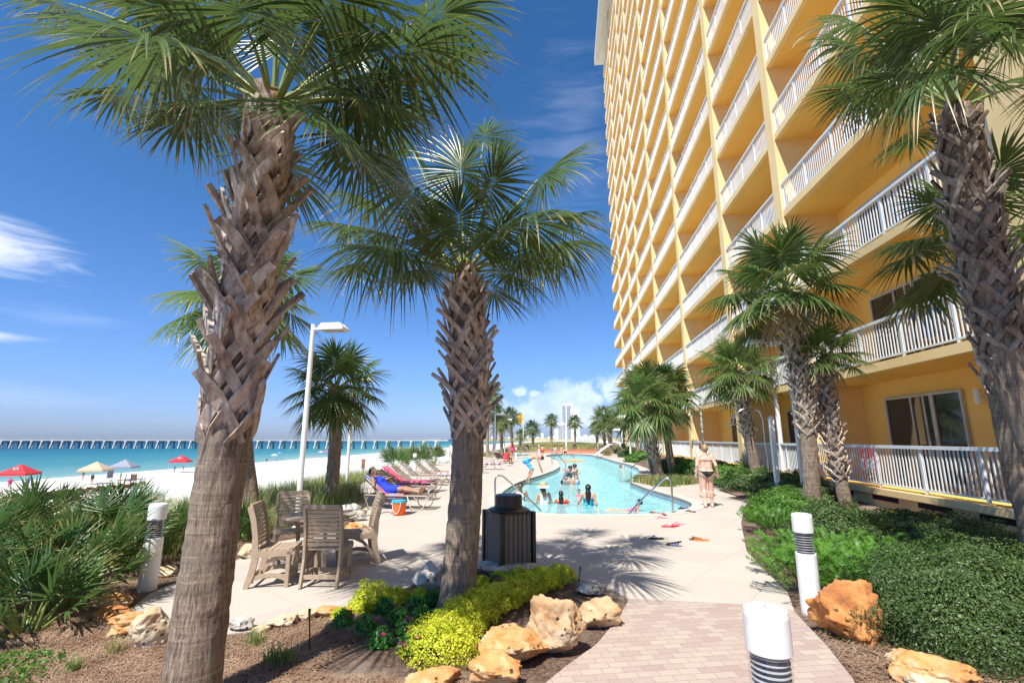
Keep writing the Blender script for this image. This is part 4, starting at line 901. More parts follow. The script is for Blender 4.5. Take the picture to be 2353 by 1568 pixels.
def straw(name, n, xr, yr, seed, ok=free):
    rg = np.random.default_rng(seed); P = scatter(n, xr, yr, rg, ok); n = len(P); a = rg.uniform(0, 6.28, n); L = rg.uniform(.04, .11, n); z = rg.uniform(0.004, .03, n) ; P[:, 2] += z
    d = np.stack([np.cos(a) * L, np.sin(a) * L, rg.normal(0, .012, n)], 1); s = np.stack([-np.sin(a), np.cos(a), np.zeros(n)], 1) * .002; m = rg.normal(0, .012, (n, 3)); m[:, 2] = abs(m[:, 2])
    V = np.stack([P - d - s, P - d + s, P + m + s, P + m - s, P + d + s, P + d - s], 1).reshape(-1, 3); i = np.arange(n)[:, None] * 6
    tag(mesh_np(name, V, np.concatenate([i + np.array([[0, 1, 2, 3]]), i + np.array([[3, 2, 4, 5]])]), M['straw'], None), kind='stuff')
nob = lambda p: free(p) and not (p[0] > -2.1 + (p[1] - 4) * .1 and p[0] < 1 and p[1] > 4.1)
straw('pine_straw', 42000, (-6.5, 0.5), (2.5, 5.4), 1, nob)
straw('pine_straw', 16000, (-7, 5), (-2, 2.5), 7)
straw('pine_straw', 9000, (-9, -3), (5.4, 10), 2)
straw('pine_straw', 16000, (1.3, 4.5), (2.4, 9.5), 3)
rg = np.random.default_rng(12)
P = scatter(2600, (-4.9, -3.7), (3.5, 4.2), rg, lambda p: p[0] < -3.9 - .6 * (p[1] - 3.5)); V, F = [], []
c0 = np.stack([P[:, 0], P[:, 1], P[:, 2] + rg.uniform(.01, .06, len(P))], 1)
V, F = [], []; k = 0
for q in c0[:420]:
    v, f = leaves_on(q, (.03, .03, .015), 5, .016, rg, .7); V.append(v); F.append(f + k); k += len(v)
tag(mesh_np('ground_cover', np.concatenate(V), np.concatenate(F), M['bush_light'], None), kind='stuff')

# ---------------------------------------------------------------- street furniture
BG = 'white bollard lights'
def bollard(label, c, first=None):
    if first is not None: return dup(first, c, 0, label)
    t = thing('bollard_light', label, 'bollard', c, 0, BG); r = .105
    MB().lathe([(r, -.05), (r, .60), (r * .98, .615)], seg=32).build('post', M['white'], t, smooth=False)
    lv = MB()
    for i in range(8): lv.lathe([(r * .55, .625 + i * .026), (r * .86, .632 + i * .026), (r * .86, .636 + i * .026), (r * .5, .642 + i * .026)], seg=24)
    lv.build('louvre', M['louvre'], t); MB().span((-.07, .02, .61), (.07, .03, .84)).build('back_plate', M['louvre'], t)
    MB().tube([(0, 0, .6), (0, 0, .84)], r * .96, 24, cap=False).build('clear_sleeve', M['sleeve'], t)
    MB().lathe([(r * .97, .83), (r, .835), (r, .995), (r * .95, 1.02), (r * .7, 1.03)], seg=32).build('cap', M['white'], t)
    MB().lathe([(.008, 1.028), (.008, 1.034)], seg=8).build('screw', M['steel'], t); return t
def sleeve():
    m = bpy.data.materials.new('clear_acrylic'); m.use_nodes = True; t = NT(m.node_tree); t.n.clear()
    a = t.add('ShaderNodeBsdfTransparent'); a.inputs[0].default_value = (.95, .96, .96, 1); g = t.add('ShaderNodeBsdfGlossy'); g.inputs['Roughness'].default_value = .08
    f = t.add('ShaderNodeFresnel'); f.inputs[0].default_value = 1.45; mx = t.add('ShaderNodeMixShader'); o = t.add('ShaderNodeOutputMaterial')
    mx.inputs[0].default_value = .07; t.link(a.outputs[0], mx.inputs[1]); t.link(g.outputs[0], mx.inputs[2]); t.link(mx.outputs[0], o.inputs[0]); return m
M['sleeve'] = sleeve()
b0 = bollard('nearest white bollard light at the bottom edge, on the brick path border', (G(1757, 1392, 1.03).x, G(1757, 1392, 1.03).y, 0))
bollard('tall white bollard light in the mulch beside the rust boulder at right', G(1866, 1408), b0)
bollard('white bollard light between the left palmettos and the thick trunk', G(338, 1352), b0)
for u, v, lab in ((952, 1084, 'small bollard light behind the empty sunbeds'), (1106, 1073, 'bollard light just right of the bin-side palm trunk'), (1185, 1054, 'bollard light beside the striped towel sunbed'), (1238, 1041, 'farthest bollard light past the last sunbeds')):
    bollard(lab, G(u, v), b0)

LG = 'white lamp posts'
def lamp_post(label, base, h, sgn, r=.058, hs=.9, lean=0.0, armang=0.0):
    t = thing('lamp_post', label, 'lamp post', base, 0, LG)
    MB().lathe([(r * 1.6, -.05), (r * 1.6, .04), (r, .06), (r, h * .5), (r * .8, h)], seg=18).build('pole', M['white'], t, smooth=False)
    d = Vector((math.cos(armang) * sgn, math.sin(armang), 0)); a = MB(); a.tube([(0, 0, h - .12), d * .22 + Vector((0, 0, h - .1))], .035, 8); a.build('arm', M['white'], t)
    hd_ = MB(); m = Matrix.Rotation(math.atan2(d.y, d.x), 3, 'Z'); L, W, H_ = .62 * hs, .40 * hs, .17 * hs
    prof = [(-.5, -.5, 0), (.5, -.5, 0), (.5, .5, 0), (-.5, .5, 0)]
    vs = [m @ Vector((x * L, y * W, 0)) for x, y, _ in prof] + [m @ Vector((x * L * .98, y * W * .98, H_ * .35)) for x, y, _ in prof] + [m @ Vector((x * L * .72 - .03, y * W * .66, H_)) for x, y, _ in prof]
    c = d * (.2 + L / 2) + Vector((0, 0, h - .16)); f = [(3, 2, 1, 0), (8, 9, 10, 11)]
    for k in (0, 4): f += [(k + i, k + (i + 1) % 4, k + 4 + (i + 1) % 4, k + 4 + i) for i in range(4)]
    hd_.add([v + c for v in vs], f); hd_.build('lamp_head', M['white'], t)
    MB().box(c + Vector((0, 0, -.006)), (L * .78, W * .72, .012), math.atan2(d.y, d.x)).build('lens', M['frame_grey'], t); return t
def lp(label, b, top, sgn, z=0, **k):
    q = G(*b, z); tt = AY(top[0], top[1], q.y); lamp_post(label, (q.x, q.y, z), tt.z - z, sgn, **k)
lp('white lamp post behind the table, its head level with the short palm crown', (681, 1214), (716, 745), 1, hs=.95)
lp('white lamp post standing in dune grass right of the short palm', (795, 1127), (812, 868), 1)
lp('white lamp post with small head in the far left palm row', (1137, 1047), (1137, 950), 1, hs=1.5, r=.08)
lp('thin lamp post between two palms of the far left row', (1159, 1043), (1158, 962), 1, hs=1.1)
lp('white lamp post at the far end of the pool before the dune', (1301, 1043), (1299, 972), -1, hs=1.4, r=.09)
lp('white lamp post in front of the ground floor railing right of the leaning palm', (1802, 1098), (1768, 853), -1, .4, hs=1.25, r=.085)
lp('lamp post hidden behind the tall railing palm, its big head showing left of it', (1848, 1140), (1800, 778), -1, .3, hs=1.5, r=.06)
lp('white lamp post rising behind the two walking women', (1620, 1085), (1603, 902), -1, .1, hs=1.5)
lp('lamp post beside the hotel balconies beyond the grassy island', (1449, 1052), (1443, 955), -1, hs=1.6, r=.09)
lp('lamp post at the walkway bend left of the far bushes', (1431, 1047), (1429, 985), -1, hs=1.2, r=.09)
lp('farthest lamp post next to the palm clump beyond the waterslide', (1407, 1042), (1404, 988), -1, hs=1.4, r=.08)

# poolside shower: white post and steel arch
q = G(1790, 1148, .15); q1 = AY(1765, 962, q.y); t = thing('shower_post', 'white wooden shower post with grey pyramid cap', 'post', (q.x, q.y, .1)); h = q1.z - .1
MB().box((0, 0, h / 2), (.12, .12, h)).build('post', M['white'], t); MB().lathe([(.1, h), (.1, h + .03), (.02, h + .1)], seg=4).build('cap', M['frame_grey'], t)
q2 = G(1772, 1142, .15); sh = thing('outdoor_shower', 'steel outdoor shower pipe arching over with a flat round head', 'shower', (q2.x, q2.y, .1)); Y = q2.y
P = [q2] + [AY(u, v, Y) for u, v in ((1763, 1050), (1757, 1010), (1752, 962), (1745, 945), (1730, 937), (1714, 937), (1700, 942), (1687, 955), (1683, 975))]
P = [Vector((a.x, a.y, a.z)) - Vector((q2.x, q2.y, .1)) for a in P]; MB().tube(P, .022, 8).build('pipe', M['steel'], sh, smooth=True)
MB().lathe([(.02, .05), (.2, .01), (.2, 0)], P[-1], 18).build('shower_head', M['steel'], sh); MB().tube([P[3], P[3] + Vector((.25, 0, 0))], .01, 6).build('bracket', M['steel'], sh)

# litter bins
def bin_(label, c, first=None):
    if first is not None: return dup(first, c, 0, label)
    t = thing('litter_bin', label, 'litter bin', c, R(36), 'slatted litter bins')
    a = .255; MB().box((0, 0, .41), (2 * a - .06, 2 * a - .06, .78)).build('liner', M['hole'], t); sl = MB()
    for k in range(4):
        m = Matrix.Rotation(k * math.pi / 2, 3, 'Z')
        for i in range(6): sl.box(m @ Vector((-a + .075 + i * .0725, -a, .42)), (.06, .022, .76), m)
    sl.build('slat', M['bin_slat'], t); fr = MB()
    for k in range(4): m = Matrix.Rotation(k * math.pi / 2, 3, 'Z'); fr.box(m @ Vector((-a - .004, -a - .004, .415)), (.055, .055, .83), m); fr.box(m @ Vector((0, -a + .005, .03)), (2 * a - .06, .03, .05), m); fr.box(m @ Vector((0, -a + .0, .815)), (2 * a - .06, .04, .03), m)
    fr.build('frame', M['black'], t)
    MB().lathe([(a + .045, .822), (a + .05, .845), (a + .02, .862), (.215, .88), (.2, .90), (.198, 1.03), (.19, 1.05), (.1, 1.058), (.0, 1.06)], seg=36).build('lid', M['black'], t, smooth=False); return t
bn = bin_('square litter bin with brown vertical slats and black lid beside the flower bed', G(1168, 1312))
bin_('dark litter bin among the far sunbeds at left', G(1210, 1039), bn); bin_('brown litter bin by the palm in front of the white tower', G(1320, 1036), bn)

# dining set
CG = 'slatted chairs around the round table'
def chair(label):
    t = thing('patio_chair', label, 'chair', (0, 0, 0), 0, CG); W = .23
    side = [(-.30, 0), (-.245, .16), (-.215, .34), (-.225, .46), (-.235, .62), (-.275, .82), (-.33, .985)]
    for s in (-1, 1):
        m = MB(); m.sweep([(s * W, y, z) for y, z in side], [(.035, .062 if z < .1 else .085 if z < .5 else .07) for y, z in side], (0, 1, .01)); bevel(m.build('back_post', M['resin'], t), .006)
    sl = MB()
    for i in range(9):
        z = .515 + i * .052; y = np.interp(z, [p[1] for p in side], [p[0] for p in side]); sl.box((0, y, z), (2 * W - .03, .02, .038), Matrix.Rotation(R(7 + i * 1.6), 3, 'X'))
    sl.box((0, -.325, .985), (2 * W - .02, .035, .06)); sl.build('back_slat', M['resin'], t)
    st = MB()
    for i in range(7):
        y = -.19 + i * .068; st.box((0, y, .452 - .012 * math.sin(i / 6 * math.pi) + (0.01 if i == 6 else 0)), (2 * W + .015, .058, .022))
    st.build('seat', M['resin'], t)
    for s in (-1, 1):
        m = MB(); m.sweep([(s * (W + .004), y, z) for y, z in ((-.22, .40), (-.12, .405), (0, .40), (.12, .415), (.2, .43), (.235, .435))], [(.032, .08), (.032, .07), (.032, .065), (.032, .065), (.032, .06), (.032, .045)], (0, 0, 1)); m.build('seat_rail', M['resin'], t)
        m = MB(); m.box((s * (W - .005), .185, .215), (.05, .05, .43)); bevel(m.build('front_leg', M['resin'], t), .005)
        m = MB(); m.sweep([(s * (W - .03), y, z) for y, z in ((-.24, .06), (-.16, .2), (-.05, .32), (.08, .385), (.17, .40))], [(.022, .035)] * 5, (0, 0, 1)); m.build('brace', M['resin'], t)
        m = MB(); m.sweep([(s * (W - .008), y, z) for y, z in ((-.26, .1), (-.14, .135), (-.02, .15), (.1, .13), (.17, .11))], [(.025, .07), (.025, .055), (.025, .05), (.025, .055), (.025, .07)], (0, 0, 1)); m.build('stretcher', M['resin'], t)
    MB().box((0, -.26, .13), (2 * W - .04, .025, .05)).box((0, .185, .11), (2 * W - .04, .022, .045)).build('cross_bar', M['resin'], t); return t
tc_ = G(735, 1181, .74); ch0 = None
for (a, b, lab) in (((575, 1157), (604, 1161), 'taupe slatted chair at the left side of the table, seen from the side'), ((648, 1134), (701, 1130), 'taupe slatted chair behind the table on the left'),
                    ((704, 1165), (780, 1165), 'taupe slatted chair in front with its back to the viewer'), ((848, 1134), (906, 1135), 'taupe slatted chair on the right side of the table, in front of the orange bucket')):
    pa, pb = G(*a, .98), G(*b, .98); mid = (pa + pb) / 2; mid.z = 0; ax_ = (pb - pa); ax_.z = 0; ax_.normalize(); f = Vector((-ax_.y, ax_.x, 0)); tc0 = Vector((tc_.x, tc_.y, 0))
    if f.dot(tc0 - mid) < 0: f = -f
    if 'left side' in lab: f = Vector((.96, .28, 0)).normalized()
    if 'right side' in lab: f = Vector((-.86, -.5, 0)).normalized()
    if 'behind' in lab: f = Vector((.55, -.83, 0)).normalized()
    c = mid + f * .33; rz = math.atan2(-f.x, f.y)
    if ch0 is None: ch0 = chair(lab); ch0.location = c; ch0.rotation_euler = (0, 0, rz)
    else: dup(ch0, c, rz, lab)
t = thing('round_table', 'round taupe slatted dining table between four chairs', 'table', (tc_.x, tc_.y, 0))
m = MB(); 
for i in range(9):
    y = -.46 + i * .104 + .044; hw = math.sqrt(max(.02, .5 ** 2 - max(abs(y) - .045, 0) ** 2)); h1 = math.sqrt(max(.004, .5 ** 2 - (y - .048) ** 2)) if abs(y - .048) < .5 else .05; h2 = math.sqrt(max(.004, .5 ** 2 - (y + .048) ** 2)) if abs(y + .048) < .5 else .05
    m.poly([[(-h1, y - .048), (h1, y - .048), (hw, y), (h2, y + .048), (-h2, y + .048), (-hw, y)]], .715, .74)
m.build('tabletop', M['resin'], t)
for i in range(4):
    a = R(45 + 90 * i); MB().sweep([(math.cos(a) * r, math.sin(a) * r, z) for r, z in ((.34, 0), (.28, .3), (.3, .6), (.36, .7))], [(.05, .06)] * 4, (0, 0, 1)).build('leg', M['resin'], t)
MB().box((0, 0, .3), (.55, .05, .06), R(45)).box((0, 0, .3), (.55, .05, .055), R(-45)).build('cross_brace', M['resin'], t)

# orange bucket
q = G(917, 1184); t = thing('beach_bucket', 'orange bucket with turquoise rim and white handle under the nearest sunbed', 'bucket', (q.x - .05, q.y + .12, 0))
MB().lathe([(.135, 0), (.15, .05), (.175, .30)], seg=24).build('pail', cloth('orange_plastic', (.85, .16, .03), (.8, .13, .02)), t)
MB().lathe([(.178, .30), (.19, .305), (.19, .36), (.165, .365)], seg=24).build('rim', cloth('turquoise_plastic', (.05, .42, .55), (.04, .36, .5)), t)
MB().tube([(-.02 + .19 * math.cos(a) * .55, -.165 + .0 * a, .32 - .27 * math.sin(a)) for a in np.linspace(0, math.pi, 12)], .008, 6).build('handle', M['white'], t)
# stakes, sign
for b, tp, lab in (((712, 1496), (711, 1403), 'thin dark sprinkler stake in the straw left of the bed'), ((1326, 1362), (1333, 1304), 'thin dark sprinkler stake leaning between the cream boulders')):
    q = G(*b); tq = AY(tp[0], tp[1], q.y); t = thing('sprinkler_stake', lab, 'stake', q, 0, 'sprinkler stakes'); tt = tq - q; MB().tube([(0, 0, -.02), tt * .96], .007, 6).build('riser', M['black'], t); MB().lathe([(.011, -.02), (.013, .02)], tt, 8).build('nozzle', M['black'], t)
q = G(833, 1100, -.2); t = thing('notice_sign', 'small dark notice board on a thin stake in the dune grass', 'sign', q); z = AY(833, 1054, q.y).z - q.z; z2 = AY(833, 1076, q.y).z - q.z
MB().box((0, 0, z / 2), (.05, .04, z)).build('stake', pm('brown_wood', (.16, .07, .035), None, 8), t)
sg = MB().box((0, -.03, (z + z2) / 2), (.2, .02, z - z2)).build('board', pm('tan_board', (.36, .22, .1), None, 9), t); sg2 = MB().box((0, -.045, z - .04), (.2, .008, .09)); sg2.build('red_strip', cloth('red_paint', (.5, .06, .04)), t)
sm = MB()
for i in range(6): sm.box((0, -.043, z2 + .05 + i * .05), (.15, .004, .014))
sm.build('text_lines', M['black'], t)

# ---------------------------------------------------------------- sunbeds
SB = 'strapped sunbeds along the pool deck'
def sunbed(label, back=38):
    t = thing('sunbed', label, 'sunbed', (0, 0, 0), 0, SB); W = .31; hz = .36; L = 1.25; ca, sa = math.cos(R(back)), math.sin(R(back)); bl = .78
    m = MB(); m.tube([(0, -W, hz), (L - .08, -W, hz), (L, -W + .05, hz), (L, W - .05, hz), (L - .08, W, hz), (0, W, hz)], .016, 8, cap=True); m.build('seat_frame', M['tube'], t, smooth=True)
    m = MB()
    for i in range(17): m.box((.05 + i * .072, 0, hz + .012), (.05, 2 * W + .02, .006))
    m.build('seat_strap', M['straps'], t)
    m = MB(); m.tube([(0, -W, hz), (-bl * ca, -W, hz + bl * sa), (-bl * ca - .04 * ca, -W + .05, hz + bl * sa + .04 * sa), (-bl * ca - .04 * ca, W - .05, hz + bl * sa + .04 * sa), (-bl * ca, W, hz + bl * sa), (0, W, hz)], .016, 8)
    bo = m.build('backrest', M['tube'], t, smooth=True); m = MB()
    for i in range(11):
        k = .05 + i * .07; m.box((-k * ca, 0, hz + k * sa + .01), (.05, 2 * W + .02, .006), Matrix.Rotation(R(back), 3, 'Y'))
    m.build('back_strap', M['straps'], bo)
    m = MB()
    for s in (-1, 1): m.tube([(-.42 * ca, s * (W - .02), hz + .42 * sa), (-.55, s * (W - .02), .2)], .011, 6)
    m.build('prop', M['tube'], bo)
    for x0, x1 in ((L - .02, L - .62), (-.6, -.02)):
        for s in (-1, 1):
            m = MB(); pts = [(x0, s * W, hz), (x0 - (.14 if x0 > 0 else -.14), s * (W + .01), .07), (x0 - (.22 if x0 > 0 else -.2), s * (W + .01), .016), (x1 + (.2 if x0 > 0 else -.18), s * (W + .01), .016), (x1 + (.1 if x0 > 0 else -.1), s * (W + .01), .08), (x1, s * W, hz)]
            if x0 < 0: pts[0] = (-.6, s * W, hz)
            m.tube(pts, .015, 7); m.build('leg', M['tube'], t, smooth=True)
    m = MB(); m.tube([(0, -W, hz), (-.6, -W, hz), (-.6, W, hz), (0, W, hz)], .014, 7); m.build('rear_frame', M['tube'], t, smooth=True); return t
beds = []; sb0 = sunbed('nearest sunbed, carrying the woman in the blue dress and a striped towel')
f1 = G(985, 1171); sb0.location = (-4.83, 13.35, 0); sb0.rotation_euler = (0, 0, R(-4)); beds.append(sb0)
for (u, v, lab) in ((868, 1080, 'second sunbed from the near end, mostly hidden'), (884, 1072, 'sunbed covered by a long pink towel'), (903, 1070, 'bare sunbed right behind the pink towel one'), (923, 1063, 'bare sunbed left of the small bollard light'), (955, 1060, 'bare sunbed with a white and pink heap of towels on its foot end'), (978, 1057, 'last bare sunbed before the palm trunk, red towel on its foot')):
    c = G(u, v, .86); beds.append(dup(sb0, (c.x + .62, c.y, 0), R(-3), lab))
fl = [(1094, 1086, 10, 'single sunbed end showing just right of the palm trunk'), (1135, 1078, 5, 'sunbed with a purple and white towel by the first far bollard'), (1172, 1064, 60, 'sunbed turned away with a pink and white striped towel'), (1128, 1065, 8, 'bare sunbed under the tallest far left palm'), (1150, 1060, 5, 'bare sunbed with raised back behind the purple towel one'), (1205, 1052, 0, 'sunbed with blue and green towels near the far litter bin'), (1222, 1046, 0, 'sunbed beside the far litter bin'), (1232, 1044, 0, 'farthest sunbed before the last bollard')]
fb = []
for u, v, rz, lab in fl: c = G(u, v); fb.append(dup(sb0, (c.x - .7, c.y, 0), R(rz), lab))
def towel(label, bed, x0, x1, c1, c2=None, stripes=0, back=None, wd=.56, seed=0, hang=.12, over=.0):
    rg = np.random.default_rng(seed); pts = []
    ca, sa = math.cos(R(38)), math.sin(R(38)); prof = []
    if back: prof += [(-back * ca - .02 * sa, .36 + back * sa + .035)] + [(-k * ca, .36 + k * sa + .03) for k in np.linspace(back, 0, 6)[1:]]
    prof += [(x, .36 + .028) for x in np.linspace(max(x0, .03), x1, 8)]
    ny = 9 if not stripes else stripes * 2; V, F = [], []
    for i, (x, z) in enumerate(prof):
        for j in range(ny + 1):
            y = -wd / 2 + wd * j / ny; yy = y * 1.0; dz = rg.uniform(0, .018)
            if j in (0, ny): dz -= hang
            V.append((x + rg.uniform(-.012, .012), yy * (1.08 if j in (0, ny) else 1), z + dz))
    me = MB(); n = ny + 1; F = [(i * n + j, i * n + j + 1, (i + 1) * n + j + 1, (i + 1) * n + j) for i in range(len(prof) - 1) for j in range(ny)]
    me.add(V, F); ms = [c1] + ([c2] if c2 else []); o = me.build('towel', ms, None, smooth=True)
    if stripes:
        for k, p in enumerate(o.data.polygons): p.material_index = (k % ny) % 2
    elif c2:
        for k, p in enumerate(o.data.polygons): p.material_index = int(mnoise.noise(Vector(p.center) * 6) > .05)
    sol = o.modifiers.new('thick', 'SOLIDIFY'); sol.thickness = .012
    o.location = bed.location; o.rotation_euler = bed.rotation_euler; tag(o, label, 'towel', 'beach towels on the sunbeds'); return o
W_ = cloth('white_cloth', (.78, .77, .76)); pinkc = cloth('pink_cloth', (.75, .16, .24), (.65, .1, .2)); purp = cloth('purple_cloth', (.16, .03, .17)); redc = cloth('red_cloth', (.6, .04, .05)); bluec = cloth('blue_cloth', (.05, .16, .5), (.1, .4, .7)); hot = cloth('magenta_cloth', (.72, .05, .22)); black_c = cloth('black_cloth', (.015, .015, .018)); greyc = cloth('grey_cloth', (.13, .15, .18), (.16, .18, .21))
towel('towel with white, blue and red pattern under the reclining woman', beds[0], 0.0, .5, cloth('blue_print', (.25, .3, .42)), cloth('red_print', (.42, .12, .16)), back=.8, seed=1)
towel('long pink towel draped down a sunbed', beds[2], 0, .75, pinkc, None, back=.8, seed=2); towel('dark patterned towel on the foot of the pink towel sunbed', beds[2], .76, 1.2, black_c, hot, seed=3)
towel('heap of white towel with pink and green things', beds[5], .45, 1.15, W_, pinkc, seed=4); towel('red towel on the last bare sunbed', beds[6], .6, 1.2, redc, W_, seed=5)
towel('purple and white towel on a far sunbed', fb[1], 0, 1.1, purp, W_, seed=6); towel('pink and white striped towel hanging over a raised backrest', fb[2], .03, .2, hot, W_, stripes=7, back=.82, seed=7, wd=.66)
towel('blue and green towel near the far litter bin', fb[5], 0, 1.0, bluec, cloth('green_cloth', (.1, .4, .2)), seed=8)

# ---------------------------------------------------------------- pool rails, slide, sandals
RGp = 'steel pool handrails'
def handrail(label, pts, r=.024):
    p0 = Vector(pts[0]); t = thing('handrail', label, 'handrail', (p0.x, p0.y, 0), 0, RGp); sm = []
    P = [Vector(p) - Vector((p0.x, p0.y, 0)) for p in pts]
    for i in range(len(P) - 1):
        a, b = P[max(i - 1, 0)], P[min(i + 2, len(P) - 1)]
        for k in range(6):
            s = k / 6; sm.append(0.5 * ((2 * P[i]) + (P[i + 1] - a) * s + (2 * a - 5 * P[i] + 4 * P[i + 1] - b) * s * s + (3 * P[i] - a - 3 * P[i + 1] + b) * s ** 3))
    sm.append(P[-1]); MB().tube(sm, r, 10).build('rail', M['steel'], t, smooth=True); MB().lathe([(.05, .0), (.05, .018), (.03, .03)], (P[0].x, P[0].y, 0), 12).build('base_plate', M['steel'], t); return t
def rail_arch(label, bu, eu, topv, r=.024, ez=-.25, lean=(0, 0)):
    b = G(*bu); e = G(*eu, -.13); d = e - b; d.z = 0; z = AY(bu[0], topv, b.y).z
    handrail(label, [(b.x, b.y, -.02), (b.x, b.y, z * .5), (b.x, b.y, z * .86), tuple(b + d * .05 + Vector((0, 0, z * .985))), tuple(b + d * .16 + Vector((0, 0, z * .97))), tuple(b + d * .3 + Vector((0, 0, z * .8))), tuple(b + d * .65 + Vector((0, 0, z * .38))), (e.x, e.y, ez * .4)], r)
rail_arch('steel handrail at the left shallow corner, behind the litter bin', (1137, 1172), (1243, 1176), 1092)
rail_arch('long steel handrail at the right shallow corner of the pool', (1546, 1178), (1444, 1184), 1098)
b = G(1450, 1106); e = G(1489, 1076); zt = AY(1482, 1052, e.y).z
handrail('steel handrail at the steps beside the grassy island', [(b.x, b.y, -.2), (b.x, b.y, .35), (b.x, b.y, .5), tuple(b + (e - b) * .1 + Vector((0, 0, .62))), tuple(b + (e - b) * .8 + Vector((0, 0, zt))), tuple(b + (e - b) * .97 + Vector((0, 0, zt * .9))), (e.x, e.y, 0)], .022)
b = G(1268, 1065); e = G(1299, 1073, -.13); zt = AY(1269, 1032, b.y).z
handrail('steel handrail at the far left corner of the pool', [(b.x, b.y, 0), (b.x, b.y, zt * .85), tuple(b + (e - b) * .1 + Vector((0, 0, zt))), tuple(b + (e - b) * .9 + Vector((0, 0, .35))), (e.x, e.y, .15), (e.x, e.y, -.2)], .03)
q = G(1390, 1049); t = thing('pool_slide', 'small white pool slide board with steel legs at the far right edge', 'slide', q, R(15)); m = MB()
m.sweep([(-1.1, 0, .15), (-.3, 0, .75), (.5, 0, 1.25), (.8, 0, 1.3)], [(.6, .08)] * 4, (0, 0, 1)); m.build('slide_board', M['white'], t); m = MB()
for s in (-1, 1): m.tube([(-.9, s * .28, -.2), (-.9, s * .28, .3)], .03, 6); m.tube([(1.6, s * .28, 0), (1.5, s * .28, 1.2), (1.2, s * .28, 1.45), (.7, s * .28, 1.3)], .03, 6)
m.build('leg', M['steel'], t)
FG = 'flip flops left on the deck'
def sandal(label, u, v, ang, sole, strap, first=None, flip=False, k=1.0):
    q = G(u, v); t = thing('flip_flop', label, 'flip flop', q, R(ang), FG); out = [(-.045, -.12), (-.03, -.138), (.025, -.138), (.042, -.12), (.036, -.03), (.052, .05), (.05, .1), (.025, .135), (-.015, .138), (-.042, .105), (-.048, .04), (-.034, -.03)]
    out = [(x * k, y * k) for x, y in out]; m = MB().poly([out], .0, .02)
    s = m.build('sole', sole, t); s2 = MB(); s2.tube([(-.045 * k, -.02, .02), (-.035 * k, .03, .055), (0, .085 * k, .03)], .007, 6); s2.tube([(.045 * k, -.02, .02), (.036 * k, .03, .055), (0, .085 * k, .03)], .007, 6); s2.build('strap', strap, t)
    if flip: t.rotation_euler = (R(165), 0, R(ang)); t.location.z += .06
brn = cloth('brown_sole', (.16, .06, .03)); orc = cloth('orange_sole', (.6, .2, .06)); blu = cloth('blue_strap', (.05, .16, .65)); pk2 = cloth('rose_rubber', (.8, .28, .35))
for a in ((1504, 1178, 60, brn, pinkc, 'small brown sandal at the pool coping, left one'), (1524, 1182, 10, brn, pinkc, 'small brown sandal at the pool coping, right one'), (1520, 1190, 100, pk2, pk2, 'pale pink flip flop below the small brown sandals'), (1568, 1168, 110, black_c, black_c, 'black sandal touching the pool coping'), (1585, 1175, 70, black_c, black_c, 'black sandal beside the one on the coping'),
          (1534, 1210, 80, redc, pinkc, 'red flip flop lying left of the pink pair'), (1549, 1209, 130, redc, redc, 'red flip flop overlapped by a pink one'), (1558, 1204, 100, pk2, pk2, 'pink flip flop on top of a red one'), (1507, 1237, 90, black_c, blu, 'dark flip flop with blue strap nearest the palm shadow'),
          (1548, 1253, 60, black_c, blu, 'black flip flop turned upside down'), (1597, 1238, 125, brn, brn, 'brown flip flop leaning on the orange one'), (1611, 1241, 100, orc, orc, 'orange flip flop beside the brown one')):
    sandal(a[5], a[0], a[1], a[2], a[3], a[4], flip='upside' in a[5])

# ---------------------------------------------------------------- pier, far shore, beach
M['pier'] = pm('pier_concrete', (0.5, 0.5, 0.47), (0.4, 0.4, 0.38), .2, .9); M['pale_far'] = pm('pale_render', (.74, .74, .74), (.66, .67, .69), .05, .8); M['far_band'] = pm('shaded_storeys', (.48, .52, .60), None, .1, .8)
PY = 381.0; pt = thing('fishing_pier', 'long concrete fishing pier standing in the sea across the left horizon', 'pier', (-105, PY, SEA_Z)); zd = AY(850, 1009.5, PY).z
MB().span((-760, PY - 3, zd - .9), (-92, PY + 3, zd)).build('deck', M['pier'], pt, world=True)
m = MB(); 
for yy in (PY - 3, PY + 3):
    m.span((-760, yy - .06, zd + 1.0), (-92, yy + .06, zd + 1.15)); m.span((-760, yy - .04, zd + .5), (-92, yy + .04, zd + .6))
    for i in range(330): m.span((-758 + i * 2, yy - .08, zd), (-757.8 + i * 2, yy + .08, zd + 1.1))
m.build('pier_railing', M['pier'], pt, world=True)
pm0 = None
for i in range(66):
    x = -745 + i * 9.9
    if pm0 is None:
        m = MB(); m.box((0, 0, zd - 1.6), (2.0, 6.6, 1.4)); m.bar((0, -2.6, zd - 2), (-.9, -4.0, SEA_Z - 3), 1.0, 1.0, (1, 0, 0)); m.bar((0.2, -1.8, zd - 2), (1.0, -2.6, SEA_Z - 3), .8, .8, (1, 0, 0)); m.bar((0, 2.6, zd - 2), (0, 3.6, SEA_Z - 3), 1.0, 1.0, (1, 0, 0))
        pm0 = m.build('pile_bent', M['pier'], pt); pm0.location = (x + 105, 0, -SEA_Z)
    else: o = pm0.copy(); COL.objects.link(o); o.parent = pt; o.location = (x + 105, 0, -SEA_Z)
